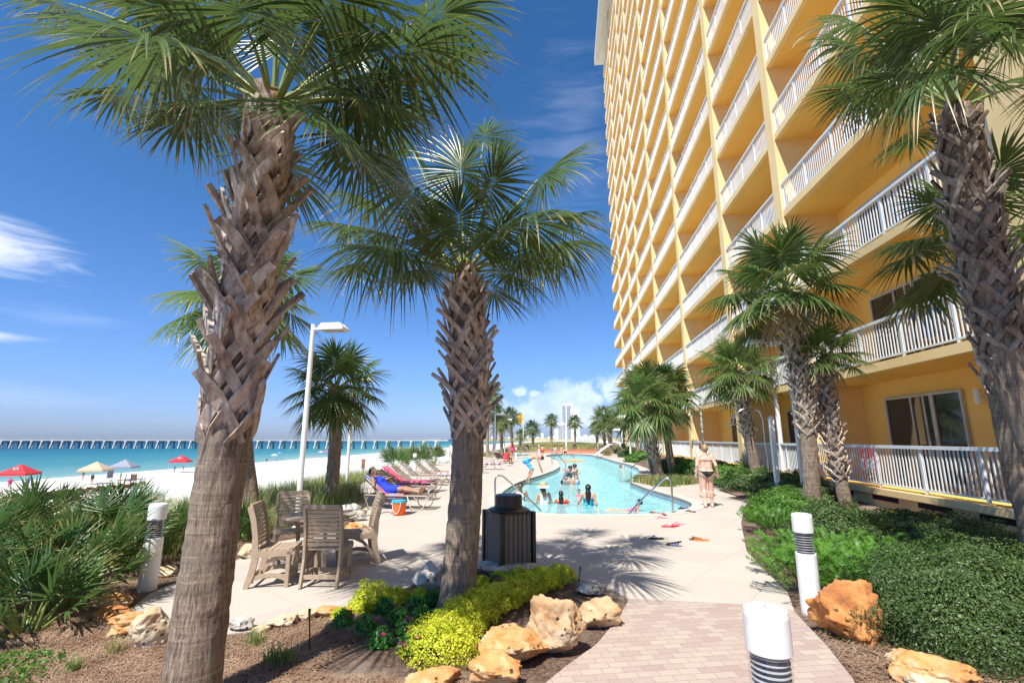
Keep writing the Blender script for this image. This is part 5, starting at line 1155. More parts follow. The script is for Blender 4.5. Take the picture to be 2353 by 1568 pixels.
def tower(label, u0, u1, vt, D, floors, ratio=.55, mat='pale_far', bands=True, name='tower_block'):
    a = AY(u0, 1007, D); b = AY(u1, 1007, D); h = AY((u0 + u1) / 2, vt, D).z; t = thing(name, label, 'building', ((a.x + b.x) / 2, D, 0), 0); w_ = b.x - a.x
    MB().box((0, w_ * .4, h / 2), (w_, w_ * .8, h)).build('wall', M[mat], t)
    if bands:
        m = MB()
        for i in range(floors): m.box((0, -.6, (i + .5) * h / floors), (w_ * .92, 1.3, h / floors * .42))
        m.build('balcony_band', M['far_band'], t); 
        m = MB(); m.box((0, w_ * .4, h + h * .01), (w_ * .6, w_ * .5, h * .03)); m.box((0, -1.4, h / 2), (w_ * .1, 1.5, h)); m.build('core', M[mat], t)
    return t
tower('tall striped tower block, left of the white one on the far shore', 1291, 1313, 930, 900, 26)
tower('tall plain upper slab tower joined behind the striped one', 1306, 1317, 926, 915, 26, bands=False)
tower('bright white tower block right of the striped one', 1312, 1332, 938, 880, 22, bands=False)
tower('medium pale block left of the striped tower', 1282, 1292, 976, 930, 14); tower('lower pale block farthest left of the towers', 1274, 1282, 985, 950, 10, bands=False)
cz = thing('beach_club', 'low white building with arched roofs beyond the grassy dune', 'building', (AY(1345, 1007, 300).x, 300, 0)); m = MB(); wv = AY(1366, 1007, 300).x - AY(1322, 1007, 300).x
m.box((0, 4, 1.2), (wv, 8, 3.4)); m.build('wall', M['pale_far'], cz); m = MB()
for k in (-.34, 0, .34): m.tube([(k * wv, -.5, 2.9), (k * wv, 9, 2.9)], wv * .12, 16)
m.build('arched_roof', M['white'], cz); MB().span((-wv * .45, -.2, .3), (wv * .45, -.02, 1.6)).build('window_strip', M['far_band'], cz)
rf = random.Random(4)
for i in range(13):
    u = 1118 + i * 12.5 + rf.uniform(-3, 3)
    if 1288 < u < 1300: continue
    tower(['first', 'second', 'third', 'fourth', 'fifth', 'sixth', 'seventh', 'eighth', 'ninth', 'tenth', 'eleventh', 'twelfth', 'last'][i] + ' small pale house from the left on the far shore', u, u + rf.uniform(5, 9), 1004 - rf.uniform(0, 4) - (6 if i % 5 == 0 else 0), 1500 + i * 30, 3, bands=False, name='beach_house')
fs = MB().span((-330, 1450, -7), (200, 1700, 3.5)); tag(fs.build('far_shore', M['dune']), kind='structure')
fp = G(1202, 1036); t = thing('flag_pole', 'white flagpole with a yellow flag in the far left palm row', 'flagpole', fp); z = AY(1199, 945, fp.y).z; MB().tube([(0, 0, 0), (0, 0, z)], [.09, .05], 8).build('pole', M['white'], t)
m = MB(); m.add([(-.05 - .9 * i / 8, .12 * math.sin(i * 1.1), z - .25 - .1 * i / 8 - j * 1.5) for i in range(9) for j in range(2)], [(i * 2, i * 2 + 2, i * 2 + 3, i * 2 + 1) for i in range(8)]); fo = m.build('flag', cloth('yellow_cloth', (.75, .45, .05)), t); sd = fo.modifiers.new('s', 'SOLIDIFY'); sd.thickness = .02

CN = 'beach canopies on the sand'
def canopy(label, u0, u1, veave, vtop, vfoot, col, side=None):
    c = G((u0 + u1) / 2, vfoot, -5.15); d = (c - cam.location).dot(_f); W = 3.5; t = thing('canopy_tent', label, 'canopy', (c.x, c.y, -5.2), R(20), CN); e = 2.15; h = W / 2
    m = MB(); m.add([(-h, -h, e), (h, -h, e), (h, h, e), (-h, h, e), (0, 0, e + 1.25), (-h, -h, e - .3), (h, -h, e - .3), (h, h, e - .3), (-h, h, e - .3)], [(0, 1, 4), (1, 2, 4), (2, 3, 4), (3, 0, 4), (0, 5, 6, 1), (1, 6, 7, 2), (2, 7, 8, 3), (3, 8, 5, 0)]); m.build('roof', col, t)
    for sx in (-1, 1):
        for sy in (-1, 1): MB().tube([(sx * h * .97, sy * h * .97, 0), (sx * h * .97, sy * h * .97, e)], .035, 5).build('leg', M['frame_grey'], t)
    if side: MB().span((-h, -h, .2), (-h + .05, h * .2, e - .2)).build('side_wall', side, t)
    if col is redt:
        em = MB(); n = Matrix.Rotation(math.atan2(1.25, h), 3, 'X'); em.lathe([(.33, 0), (.33, .02)], Vector((0, -h * .52, e + 1.25 * .48 + .03)), 20, 1.35, 1, n); o = em.build('emblem', M['black'], t); em = MB(); em.lathe([(.25, .02), (.25, .035)], Vector((0, -h * .52, e + 1.25 * .48 + .03)), 20, 1.35, 1, n); em.build('emblem_ring', M['white'], o); em = MB(); em.lathe([(.17, .035), (.17, .045)], Vector((0, -h * .52, e + 1.25 * .48 + .03)), 20, 1.35, 1, n); em.box(Vector((.12, -h * .52, e + 1.25 * .48 + .07)), (.3, .1, .06), n); em.build('emblem_centre', M['black'], o)
    return t
redt = cloth('red_canopy', (.62, .03, .04)); tant = cloth('tan_canopy', (.55, .42, .28)); gryt = cloth('grey_canopy', (.25, .27, .33), (.22, .24, .3))
canopy('red canopy with an oval emblem at the left edge', -5, 82, 1097, 1079, 1120, redt); canopy('tan canopy on the sand right of the left red one', 170, 261, 1083, 1066, 1108, tant)
canopy('grey canopy with one side wall behind the tan one', 246, 318, 1075, 1060, 1098, gryt, gryt); canopy('red canopy near the waterline, just left of the thick trunk', 390, 436, 1054, 1042, 1080, redt)
UG = 'beach umbrellas near the water'
def umbrella(label, u, v, c1, c2, z=-5.5):
    c = G(u, v, z); t = thing('beach_umbrella', label, 'umbrella', (c.x, c.y, z - .1), 0, UG); MB().tube([(0, 0, 0), (.3, 0, 2.2)], .03, 6).build('pole', M['white'], t)
    m = MB(); n = 12; m.add([(.3, 0, 2.4)] + [(.3 + math.cos(k * 2 * math.pi / n) * 1.25, math.sin(k * 2 * math.pi / n) * 1.25, 1.75) for k in range(n)], [(0, k + 1, (k + 1) % n + 1) for k in range(n)]); o = m.build('shade', [c1, c2], t)
    for k, p in enumerate(o.data.polygons): p.material_index = k % 2
umbrella('green and white striped umbrella left of the first lamp post', 627, 1057, cloth('lime_cloth', (.3, .6, .2)), W_); umbrella('pink umbrella between the lamp post and the short palm', 735, 1047, pinkc, W_); umbrella('pink umbrella touching the short palm trunk', 748, 1045, hot, pinkc); umbrella('red umbrella above the dune palmettos', 1002, 1034, pinkc, redc, -5.9)
umbrella('blue umbrella behind the green striped one', 640, 1051, bluec, bluec)
BL = 'brown beach loungers in rows on the sand'; wood = pm('brown_beach_wood', (.10, .055, .035), (.15, .085, .05), 3, .8); lo = None; padm = cloth('tan_pad', (.45, .33, .2), (.3, .2, .12))
for i in range(26):
    row = i % 2; s = (i // 2) / 12.0; u = 20 + 290 * s + row * 12; v = 1150 - 34 * s - row * 5; c = G(u, v, -4.7); zz = terr(c.x, c.y)
    lab = ('%s row beach lounger, %s from the left' % (['front', 'back'][row], ['first', 'second', 'third', 'fourth', 'fifth', 'sixth', 'seventh', 'eighth', 'ninth', 'tenth', 'eleventh', 'twelfth', 'thirteenth'][i // 2]))
    if lo is None:
        lo = thing('beach_lounger', lab, 'lounger', (c.x, c.y, zz), R(150), BL); MB().box((0, 0, .3), (2.0, .7, .1)).build('frame', wood, lo); MB().box((-.8, 0, .55), (.1, .7, .6), Matrix.Rotation(R(-40), 3, 'Y')).build('backrest', wood, lo); MB().box((.1, 0, .38), (1.7, .6, .07)).build('pad', padm, lo)
        for sx in (-.85, .85):
            for sy in (-.3, .3): MB().box((sx, sy, .14), (.08, .08, .3)).build('leg', wood, lo)
    else: dup(lo, (c.x, c.y, zz), R(150 + rf.uniform(-6, 6)), lab)
c = G(298, 1118, -4.8); t = thing('tall_beach_seat', 'tall wooden seat standing at the right end of the beach loungers', 'seat', (c.x, c.y, terr(c.x, c.y)))
for sx in (-.4, .4):
    for sy in (-.4, .4): MB().bar((sx * 1.2, sy * 1.2, 0), (sx, sy, 2.0), .1, .1).build('leg', wood, t)
MB().box((0, 0, 1.1), (.9, .9, .08)).build('seat', wood, t); MB().box((0, .4, 1.6), (.9, .06, .7)).build('backrest', wood, t)
c = AY(331, 1150, 12.0); gz = terr(c.x, c.y); hh = AY(331, 1131, 12.0).z - gz; t = thing('beach_kiosk', 'small white wooden cabinet on the sand slope behind the left bollard', 'cabinet', (c.x, c.y, gz), R(38))
MB().box((0, 0, hh / 2), (.85, .85, hh)).build('body', M['white'], t); m = MB(); m.box((0, 0, hh + .03), (.95, .95, .06)); m.build('roof', M['rail_white'], t); MB().box((0, -.43, hh * .5), (.7, .03, hh * .7)).build('door', M['rail_white'], t)
for k, (u, v, lab) in enumerate(((845, 1090, 'blue sand bucket lying on the beach, left one'), (858, 1090, 'blue sand bucket on the beach, right one'))):
    c = G(u + 10, 1089, -4.3); t = thing('sand_bucket', lab, 'bucket', (c.x + k * .9, c.y, terr(c.x + k * .9, c.y)), 0, 'sand buckets'); MB().lathe([(.2, 0), (.3, .5)], seg=12).build('pail', bluec, t); MB().lathe([(.32, .5), (.32, .56)], seg=12).build('rim', W_, t)

# ---------------------------------------------------------------- people: one continuous body surface from blended, tapering limbs
def surf_nets(Fd, org, h):
    s = Fd < 0; nx, ny, nz = Fd.shape
    cells = np.zeros((nx - 1, ny - 1, nz - 1), np.uint8)
    for dx in (0, 1):
        for dy in (0, 1):
            for dz in (0, 1): cells += s[dx:nx - 1 + dx, dy:ny - 1 + dy, dz:nz - 1 + dz]
    act = (cells > 0) & (cells < 8); I = np.argwhere(act); idx = -np.ones(act.shape, np.int64); idx[act] = np.arange(len(I))
    acc = np.zeros((len(I), 3)); cnt = np.zeros(len(I))
    C = [(a, b, c) for a in (0, 1) for b in (0, 1) for c in (0, 1)]; val = {c: Fd[I[:, 0] + c[0], I[:, 1] + c[1], I[:, 2] + c[2]] for c in C}
    for a in C:
        for ax_ in range(3):
            if a[ax_] == 0:
                b = list(a); b[ax_] = 1; b = tuple(b); va, vb = val[a], val[b]; m = (va < 0) != (vb < 0); t = np.where(m, va / (va - vb + 1e-12), 0)
                p = np.array(a, float)[None] + np.zeros((len(I), 3)); p[:, ax_] += t; acc[m] += p[m]; cnt[m] += 1
    V = (I + acc / np.maximum(cnt, 1)[:, None]) * h + org; Fs = []
    for ax_ in range(3):
        o1, o2 = [(1, 2), (2, 0), (0, 1)][ax_]; sl0 = [slice(None)] * 3; sl1 = [slice(None)] * 3; sl0[ax_] = slice(0, -1); sl1[ax_] = slice(1, None)
        a, b = s[tuple(sl0)], s[tuple(sl1)]; E_ = np.argwhere(a != b)
        ok = (E_[:, o1] > 0) & (E_[:, o2] > 0) & (E_[:, o1] < Fd.shape[o1] - 1) & (E_[:, o2] < Fd.shape[o2] - 1); E_ = E_[ok]; fl = a[E_[:, 0], E_[:, 1], E_[:, 2]]
        q = []
        for d1, d2 in ((1, 1), (0, 1), (0, 0), (1, 0)):
            c = E_.copy(); c[:, o1] -= d1; c[:, o2] -= d2; q.append(idx[c[:, 0], c[:, 1], c[:, 2]])
        q = np.stack(q, 1); q = np.where(fl[:, None], q, q[:, ::-1]); Fs.append(q)
    return V, np.concatenate(Fs)
def sdf(prims, h, clips=(), k0=.02, shell=0.0):
    """prims: (a, b, ra, rb, k) tapering limbs or ('e', centre, radii, k)"""
    lo = np.full(3, 1e9); hi = -lo
    for p in prims:
        if isinstance(p[0], str): c, r = np.array(p[1]), np.array(p[2]); lo = np.minimum(lo, c - r); hi = np.maximum(hi, c + r)
        else:
            for c, r in ((p[0], p[2]), (p[1], p[3])): lo = np.minimum(lo, np.array(c) - r); hi = np.maximum(hi, np.array(c) + r)
    lo = lo - .05 - shell; hi = hi + .05 + shell; n = np.ceil((hi - lo) / h).astype(int) + 1; X, Y_, Z = [lo[i] + np.arange(n[i]) * h for i in range(3)]
    Fd = np.full(tuple(n), .2, np.float32)
    for p in prims:
        if isinstance(p[0], str): c, r = np.array(p[1], float), np.array(p[2], float); a0, b0 = c - r, c + r; k = p[3] if len(p) > 3 else k0
        else: a, b, ra, rb = np.array(p[0], float), np.array(p[1], float), p[2], p[3]; k = p[4] if len(p) > 4 else k0; R_ = max(ra, rb); a0, b0 = np.minimum(a, b) - R_, np.maximum(a, b) + R_
        mg = .06 + shell; i0 = np.maximum(((a0 - mg - lo) / h).astype(int), 0); i1 = np.minimum(((b0 + mg - lo) / h).astype(int) + 2, n)
        x, y, z = X[i0[0]:i1[0], None, None], Y_[None, i0[1]:i1[1], None], Z[None, None, i0[2]:i1[2]]
        if isinstance(p[0], str):
            q = np.sqrt(((x - c[0]) / r[0]) ** 2 + ((y - c[1]) / r[1]) ** 2 + ((z - c[2]) / r[2]) ** 2); d = (q - 1) * min(r) * (1 + 0 * q) if max(r) / min(r) < 1.4 else (q - 1) * (np.prod(r) ** (1 / 3)) * .8
        else:
            ab = b - a; L2 = ab @ ab + 1e-9; t = np.clip(((x - a[0]) * ab[0] + (y - a[1]) * ab[1] + (z - a[2]) * ab[2]) / L2, 0, 1)
            d = np.sqrt((x - a[0] - t * ab[0]) ** 2 + (y - a[1] - t * ab[1]) ** 2 + (z - a[2] - t * ab[2]) ** 2) - (ra + (rb - ra) * t)
        S = (slice(i0[0], i1[0]), slice(i0[1], i1[1]), slice(i0[2], i1[2])); o = Fd[S]
        if k > 0: hh_ = np.clip(.5 + .5 * (o - d) / k, 0, 1); Fd[S] = o * (1 - hh_) + d * hh_ - k * hh_ * (1 - hh_)
        else: Fd[S] = np.minimum(o, d)
    Fd = Fd - shell
    for (pt_, nn) in clips:
        nn = nrm(np.array(nn, float)); Fd = np.maximum(Fd, (X[:, None, None] - pt_[0]) * nn[0] + (Y_[None, :, None] - pt_[1]) * nn[1] + (Z[None, None, :] - pt_[2]) * nn[2])
    Fd[0] = Fd[-1] = .2; Fd[:, 0] = Fd[:, -1] = .2; Fd[:, :, 0] = Fd[:, :, -1] = .2
    return surf_nets(Fd, lo, h)
def stand(**o):
    J = dict(pel=(0, 0, .93), wai=(0, 0, 1.08), che=(0, .0, 1.27), nek=(0, -.01, 1.45), hed=(0, .01, 1.585),
             sL=(-.17, 0, 1.40), eL=(-.215, -.02, 1.12), wL=(-.235, .04, .88), sR=(.17, 0, 1.40), eR=(.215, -.02, 1.12), wR=(.235, .04, .88),
             hL=(-.09, 0, .91), kL=(-.10, .02, .50), aL=(-.10, -.02, .09), hR=(.09, 0, .91), kR=(.10, .02, .50), aR=(.10, -.02, .09), look=(0, 1, 0))
    J.update(o); return J
def V3(a): return np.array(a, float)
def body_prims(J, sex='f', fat=1.0, hands=True):
    P = []; g = {k: V3(v) for k, v in J.items()}; f = fat; up = nrm(g['nek'] - g['che']); hup = nrm(g['hed'] - g['nek']); lk = nrm(g['look']); lk = nrm(lk - hup * (lk @ hup) * .8); rt = nrm(np.cross(lk, hup))
    sx = nrm(g['sR'] - g['sL']); hx = nrm(g['hR'] - g['hL']); fwd = nrm(np.cross(np.array([0, 0, 1.0]) if abs(up[2]) > .3 else up, sx)); fwd = nrm(np.cross(up, sx))
    hw = .098 if sex == 'f' else .082
    # torso: side by side capsules make an oval section
    for s in (-1, 1):
        P.append((g['che'] + sx * s * .075, g['wai'] + sx * s * .05 * f, .088 * f, .078 * f, .05)); P.append((g['wai'] + sx * s * .05 * f, g['pel'] + hx * s * .07 * f, .08 * f, .092 * f, .05))
        P.append((g['che'] + up * .05 + sx * s * .06, g['s' + 'LR'[s > 0]] - up * .01, .07, .052, .04))
    P.append((g['che'] + up * .08, g['nek'], .075, .05, .04)); P.append((g['nek'] - up * .02, g['hed'] - hup * .05, .05 if sex == 'f' else .057, .05, .02))
    if sex == 'f':
        for s in (-1, 1): P.append(('e', g['che'] + sx * s * .075 + fwd * .085 - up * .0, (.06, .06, .06), .03))
    for s, c in ((-1, 'L'), (1, 'R')):
        P.append((g['h' + c], g['k' + c], hw * f, .058 * f, .03)); P.append((g['k' + c], g['a' + c], .056 * f, .036, .02))
        k, a = g['k' + c], g['a' + c]; ln = nrm(a - k); bk = nrm(np.cross(ln, hx)) ; bk = -bk if bk @ fwd > 0 else bk; m = k + (a - k) * .28 + bk * .014; P.append((m, m + (a - k) * .22, .054 * f, .044 * f, .03))
        P.append(('e', g['pel'] + hx * s * .075 * f - up * .03 + bk * .055 * f, (.095 * f,) * 3, .05))
        if 'fL' in g: tf = g['f' + c] - a
        else: tf = fwd * .17 if abs(ln[2]) > .5 else -np.cross(ln, hx) * .15; tf = tf if tf @ fwd > -.5 else -tf
        toe = a + tf + ln * .06; P.append((a + ln * .05 - tf * .22, toe - tf * .25, .034, .03, .02)); P.append((toe - tf * .3, toe, .032, .018, .02)); P.append((a, a + ln * .05 - tf * .2, .036, .034, .02))
        P.append((g['s' + c], g['e' + c], .047 * f, .038 * f, .03)); P.append((g['e' + c], g['w' + c], .039, .026, .02))
        if hands:
            w_, e_ = g['w' + c], g['e' + c]; d = nrm(w_ - e_); d = nrm(g.get('g' + c, d)); sd = nrm(np.cross(d, fwd * .9 + up * .1)); nn = np.cross(sd, d)
            for q in (-1, 1): P.append((w_ + d * .02 + sd * q * .010, w_ + d * .085 + sd * q * .024, .017, .014, .012))
            for q, L in ((-1.5, .060), (-.5, .074), (.5, .070), (1.5, .054)):
                b0_ = w_ + d * .088 + sd * q * .0185; k1 = b0_ + d * L * .5 + nn * .006; P.append((b0_, k1, .0095, .0088, .004)); P.append((k1, k1 + d * L * .45 + nn * .018, .0088, .0075, .003))
            th = w_ + d * .03 - sd * .026; P.append((th, th + d * .035 - sd * .03 + nn * .01, .012, .010, .006)); P.append((th + d * .035 - sd * .03 + nn * .01, th + d * .068 - sd * .034 + nn * .016, .0098, .008, .003))
    h = g['hed']; P.append(('e', h + hup * .012, (.078, .09, .105) if abs(hup[2]) > .7 else (.086,) * 3, .01)); P.append((h + lk * .035 - hup * .035, h + lk * .055 - hup * .075, .052, .034, .02))
    P.append((h + lk * .085 + hup * .0, h + lk * .103 - hup * .028, .010, .014, .008)); P.append((h + lk * .078 - hup * .052 - rt * .015, h + lk * .078 - hup * .052 + rt * .015, .010, .010, .008))
    for s in (-1, 1): P.append((h + rt * s * .082 + hup * .012, h + rt * s * .083 - hup * .022, .014, .010, .006))
    return P, g, dict(up=up, hup=hup, lk=lk, rt=rt, fwd=fwd, sx=sx, hx=hx)
def person(label, c, rz, J, skin='skin', sex='f', fat=1.0, sc=1.0, hair=None, clothes=(), res=.011, group=None, face=True, extras=()):
    """clothes: (name, material, limb keys, clips, shell)"""
    t = thing('person', label, 'person', c, rz, group); t.scale = (sc,) * 3; P, g, B = body_prims(J, sex, fat); V, F = sdf(P, res); mesh_np('body', V, F, M[skin], t, smooth=True)
    h, hup, lk, rt, fwd = g['hed'], B['hup'], B['lk'], B['rt'], B['fwd']
    if hair:
        col, style = hair; H = [('e', h + hup * .035 - lk * .018, (.09, .096, .092), .01), (h + hup * .05 + lk * .02, h - lk * .05, .07, .075, .03)]
        cl = [(tuple(h + lk * .052 + hup * .035), tuple(lk * 1.0 - hup * .35))]
        if style == 'short': cl.append((tuple(h - hup * .045), tuple(-hup - lk * .2)))
        if style == 'bun': H.append(('e', h + hup * .11 - lk * .045, (.045, .045, .04), .02)); cl = [cl[0], (tuple(h - hup * .07), tuple(-hup))]
        if style == 'long':
            nk = g['nek']; bk = -fwd; H += [(h - lk * .06, nk + bk * .075 - B['up'] * .02, .075, .065, .04), (nk + bk * .075, nk + bk * .115 - B['up'] * .26 , .07, .045, .04), (nk + bk * .06 + rt * .05, nk + bk * .1 + rt * .05 - B['up'] * .2, .04, .03, .03), (nk + bk * .06 - rt * .05, nk + bk * .1 - rt * .05 - B['up'] * .2, .04, .03, .03)]; cl = []
            H2 = H; V, F = sdf(H2, res, [(tuple(h + lk * .05 + hup * .0), tuple(lk * 1.0 - hup * .4))]); 
        V, F = sdf(H, res, cl if style != 'long' else [(tuple(h + lk * .05 + hup * .03), tuple(lk * 1.0 - hup * .35))]); mesh_np('hair', V, F, M[col], t, smooth=True)
    if face:
        e = MB()
        for s in (-1, 1): e.lathe([(.003, -.008), (.0095, -.003), (.0095, .003), (.003, .008)], Vector(h + lk * .083 + rt * s * .031 + hup * .006), 8)
        e.build('eyes', M['hair_black'], t); e = MB(); e.tube([Vector(h + lk * .088 - hup * .052 + rt * q) for q in (-.022, 0, .022)], .005, 6); e.build('mouth', cloth('lip', (.42, .12, .1)), t)
    for (nm, mt, keys, clips, sh) in clothes:
        pr = [p for p in P if True] if keys is None else [P[i] for i in keys]
        V, F = sdf(pr, res, clips, shell=sh)
        if len(F): mesh_np(nm, V, F, mt, t, smooth=True)
    for ex in extras: ex(t, g, B)
    return t
# indices of limbs in body_prims are the same for every figure of one sex; garments pick them by position instead
def torso_idx(sex): return list(range(0, 8)) + ([8, 9] if sex == 'f' else [])
def limb_idx(sex, which):
    n = 8 + (2 if sex == 'f' else 0); per = 9 + 14 - 2; per = 0
    base = n; seq = 3 + 1 + 3 + 2 + 2 + 8 + 2     # per side: thigh, shin, calf, buttock, three foot, two arm, palm 2, fingers 8, thumb 2
    out = []
    for s in (0, 1):
        b = base + s * seq
        if which == 'thigh': out += [b, b + 3]
        if which == 'leg': out += [b, b + 1, b + 2, b + 3]
        if which == 'butt': out += [b + 3]
        if which == 'arm': out += [b + 7]
        if which == 'forearm': out += [b + 7, b + 8]
    return out
swim = lambda sex, m, kz=.62: ('swim_shorts', m, [2 - 1, 4] + torso_idx(sex)[:5] + limb_idx(sex, 'thigh'), [((0, 0, 1.0), (0, 0, 1)), ((0, 0, kz), (0, 0, -1))], .014)
GW = 'people at the pool'
# the two women walking away
def bikini(t_z=.985, b_z=.80): return [((0, 0, t_z), (0, 0, 1)), ((-.0, 0, b_z), (.75, 0, -.9)), ((0, 0, b_z), (-.75, 0, -.9))]
def straps_bikini(t, g, B):
    m = MB()
    for s in (-1, 1): m.tube([Vector((s * .055, -.098, 1.275)), Vector((s * .085, -.085, 1.36)), Vector((s * .095, -.03, 1.432))], .005, 6)
    m.build('shoulder_strap', brn, t)
walkJ = stand(kL=(-.10, .02, .50), aL=(-.115, -.10, .10), kR=(.10, .05, .50), aR=(.105, .06, .09), eL=(-.25, -.04, 1.14), wL=(-.27, .02, .90), eR=(.255, -.05, 1.14), wR=(.305, .02, .90), look=(-.1, 1, 0))
ti = torso_idx('f')
qw = G(1630, 1165)
person('fair haired woman in a black bikini walking away along the deck', (qw.x, qw.y + .05, 0), R(-2), walkJ, 'skin_pale', 'f', 1.16, .985, ('hair_blond', 'bun'),
       (('bikini_bottom', black_c, ti + limb_idx('f', 'thigh'), bikini(), .009), ('bikini_top', brn, ti, [((0, 0, 1.285), (0, 0, 1)), ((0, 0, 1.262), (0, 0, -1))], .009)), .0095, GW, False, (straps_bikini,))
q2 = G(1621, 1142); person('second walking woman, half hidden on the left behind the bikini woman', (q2.x, q2.y, 0), R(3), stand(look=(.4, 1, 0), aL=(-.1, .08, .1)), 'skin_pale', 'f', 1.0, .99, ('hair_brown', 'bun'),
       (('bikini_bottom', cloth('teal_cloth', (.1, .4, .4)), ti + limb_idx('f', 'thigh'), bikini(), .009), ('bikini_top', cloth('teal_cloth', (.1, .4, .4)), ti, [((0, 0, 1.30), (0, 0, 1)), ((0, 0, 1.25), (0, 0, -1))], .009)), .012, GW, False)
WL = -.20
def inpool(label, u, vhead, J, skin, sex, hair, clothes, rz=0, sc=.96, waterv=None, fat=1.0, res=.011, face=True, extras=(), Y=None):
    """stands in the pool: place by where the body meets the water"""
    q = G(u, waterv, WL); top = AY(u, vhead, q.y).z; hgt = 1.70 * sc; z0 = top - hgt; return person(label, (q.x, q.y, z0), rz, J, skin, sex, fat, sc, hair, clothes, res, GW, face, extras)
def suit(sex, mt, zt=1.33, zb=.82, nm='swimsuit'): return (nm, mt, torso_idx(sex) + limb_idx(sex, 'butt'), [((0, 0, zt), (0, 0, 1)), ((0, 0, zb), (0, 0, -1))], .01)
tank = lambda mt: ('tank_top', mt, torso_idx('f'), [((0, 0, 1.41), (0, 0, 1)), ((0, 0, .95), (0, 0, -1)), ((-.135, 0, 1.4), (-1, 0, .0)), ((.135, 0, 1.4), (1, 0, .0))], .012)
def glasses(t, g, B):
    h, lk, rt, hup = g['hed'], B['lk'], B['rt'], B['hup']; m = MB()
    for s in (-1, 1): m.box(Vector(h + lk * .098 + rt * s * .034 + hup * .006), (.052, .012, .036), math.atan2(lk[1], lk[0]) - math.pi / 2); m.tube([Vector(h + lk * .09 + rt * s * .06 + hup * .008), Vector(h + rt * s * .09 + hup * .01)], .004, 5)
    m.build('sunglasses', M['black'], t)
def sunhat(t, g, B):
    h = g['hed'] + B['hup'] * .055; m = MB(); m.lathe([(.235, -.035), (.24, -.03), (.17, .0), (.105, .012), (.10, .10), (.07, .125), (.0, .13)], Vector(h), 28); m.build('sun_hat', W_, t, smooth=True); m = MB(); m.lathe([(.1, .03), (.104, .035), (.102, .10), (.072, .13)], Vector(h), 28); m.build('hat_crown', cloth('straw_cloth', (.62, .42, .16)), t)
def goggles(t, g, B):
    h, lk, rt, hup = g['hed'], B['lk'], B['rt'], B['hup']; m = MB(); m.box(Vector(h + lk * .095 + hup * .006), (.11, .03, .045), math.atan2(lk[1], lk[0]) - math.pi / 2); m.build('goggles', bluec, t); m = MB(); m.lathe([(.104, -.012), (.104, .012)], Vector(h + hup * .01), 20); m.build('goggle_strap', W_, t)
def armband(t, g, B):
    a, b_ = Vector(g['sR']), Vector(g['eR']); m = MB(); m.tube([a.lerp(b_, .3), a.lerp(b_, .35), a.lerp(b_, .65), a.lerp(b_, .7)], [.05, .078, .078, .05], 14); m.build('arm_float', cloth('float_red', (.8, .03, .03)), t)
down = dict(eL=(-.26, .02, 1.15), wL=(-.27, .16, .97), eR=(.26, .02, 1.15), wR=(.27, .16, .97))
inpool('woman in sunglasses and white top standing at the left pool wall, facing the viewer', 1196, 1108, stand(**down), 'skin_brown', 'f', ('hair_black', 'short'), (tank(W_),), R(172), 1.0, 1150, extras=(glasses,))
inpool('woman in a wide white sun hat and white top standing in the pool', 1249, 1112, stand(look=(.9, .4, -.35), **down), 'skin', 'f', ('hair_brown', 'long'), (tank(W_),), R(20), 1.02, 1156, extras=(sunhat,), face=False)
inpool('girl with long wet dark hair and a red arm float, seen from behind', 1289, 1127, stand(eL=(-.3, .1, 1.2), wL=(-.42, .22, 1.17), eR=(.26, .06, 1.2), wR=(.3, .2, 1.1)), 'skin', 'f', ('hair_black', 'long'), (suit('f', redc),), R(0), .85, 1156, face=False, extras=(armband,))
inpool('woman with long wet hair in a blue and green patterned swimsuit', 1352, 1112, stand(eL=(-.28, .05, 1.18), wL=(-.36, .2, 1.05), eR=(.24, -.03, 1.12)), 'skin', 'f', ('hair_black', 'long'), (suit('f', pm('floral_cloth', (.01, .1, .3), (.05, .5, .4), 12, .7, lo=.45, hi=.55), 1.30),), R(-6), 1.0, 1160, fat=1.05, face=False)
inpool('small child, head and pink shoulders above water, beside the patterned swimsuit woman', 1330, 1123, stand(look=(-.2, 1, 0)), 'skin', 'f', ('hair_black', 'short'), (suit('f', pinkc, 1.39),), R(160), .62, 1139)
# floating girl with goggles
fj = dict(pel=(0, 0, .28), wai=(.14, 0, .30), che=(.32, 0, .40), nek=(.44, 0, .52), hed=(.50, 0, .65), sL=(.40, .17, .48), eL=(.30, .30, .32), wL=(.36, .36, .1), sR=(.40, -.17, .48), eR=(.45, -.25, .25), wR=(.42, -.28, .02),
          hL=(0, .09, .27), kL=(-.40, .08, .36), aL=(-.78, .08, .33), hR=(0, -.09, .27), kR=(-.40, -.10, .33), aR=(-.80, -.14, .30), look=(-.7, .5, .1), fL=(-.93, .08, .37), fR=(-.95, -.14, .35))
q = G(1436, 1172, WL); person('girl with blue goggles floating in a pink swimsuit near the right handrail', (q.x, q.y, WL - .30), R(-4), fj, 'skin', 'f', .95, .82, ('hair_black', 'short'), (('swimsuit', pinkc, torso_idx('f'), [((.02, 0, .3), (-1, 0, 0)), ((.42, 0, .5), (1, 0, .6))], .01),), .011, GW, True, (goggles,))
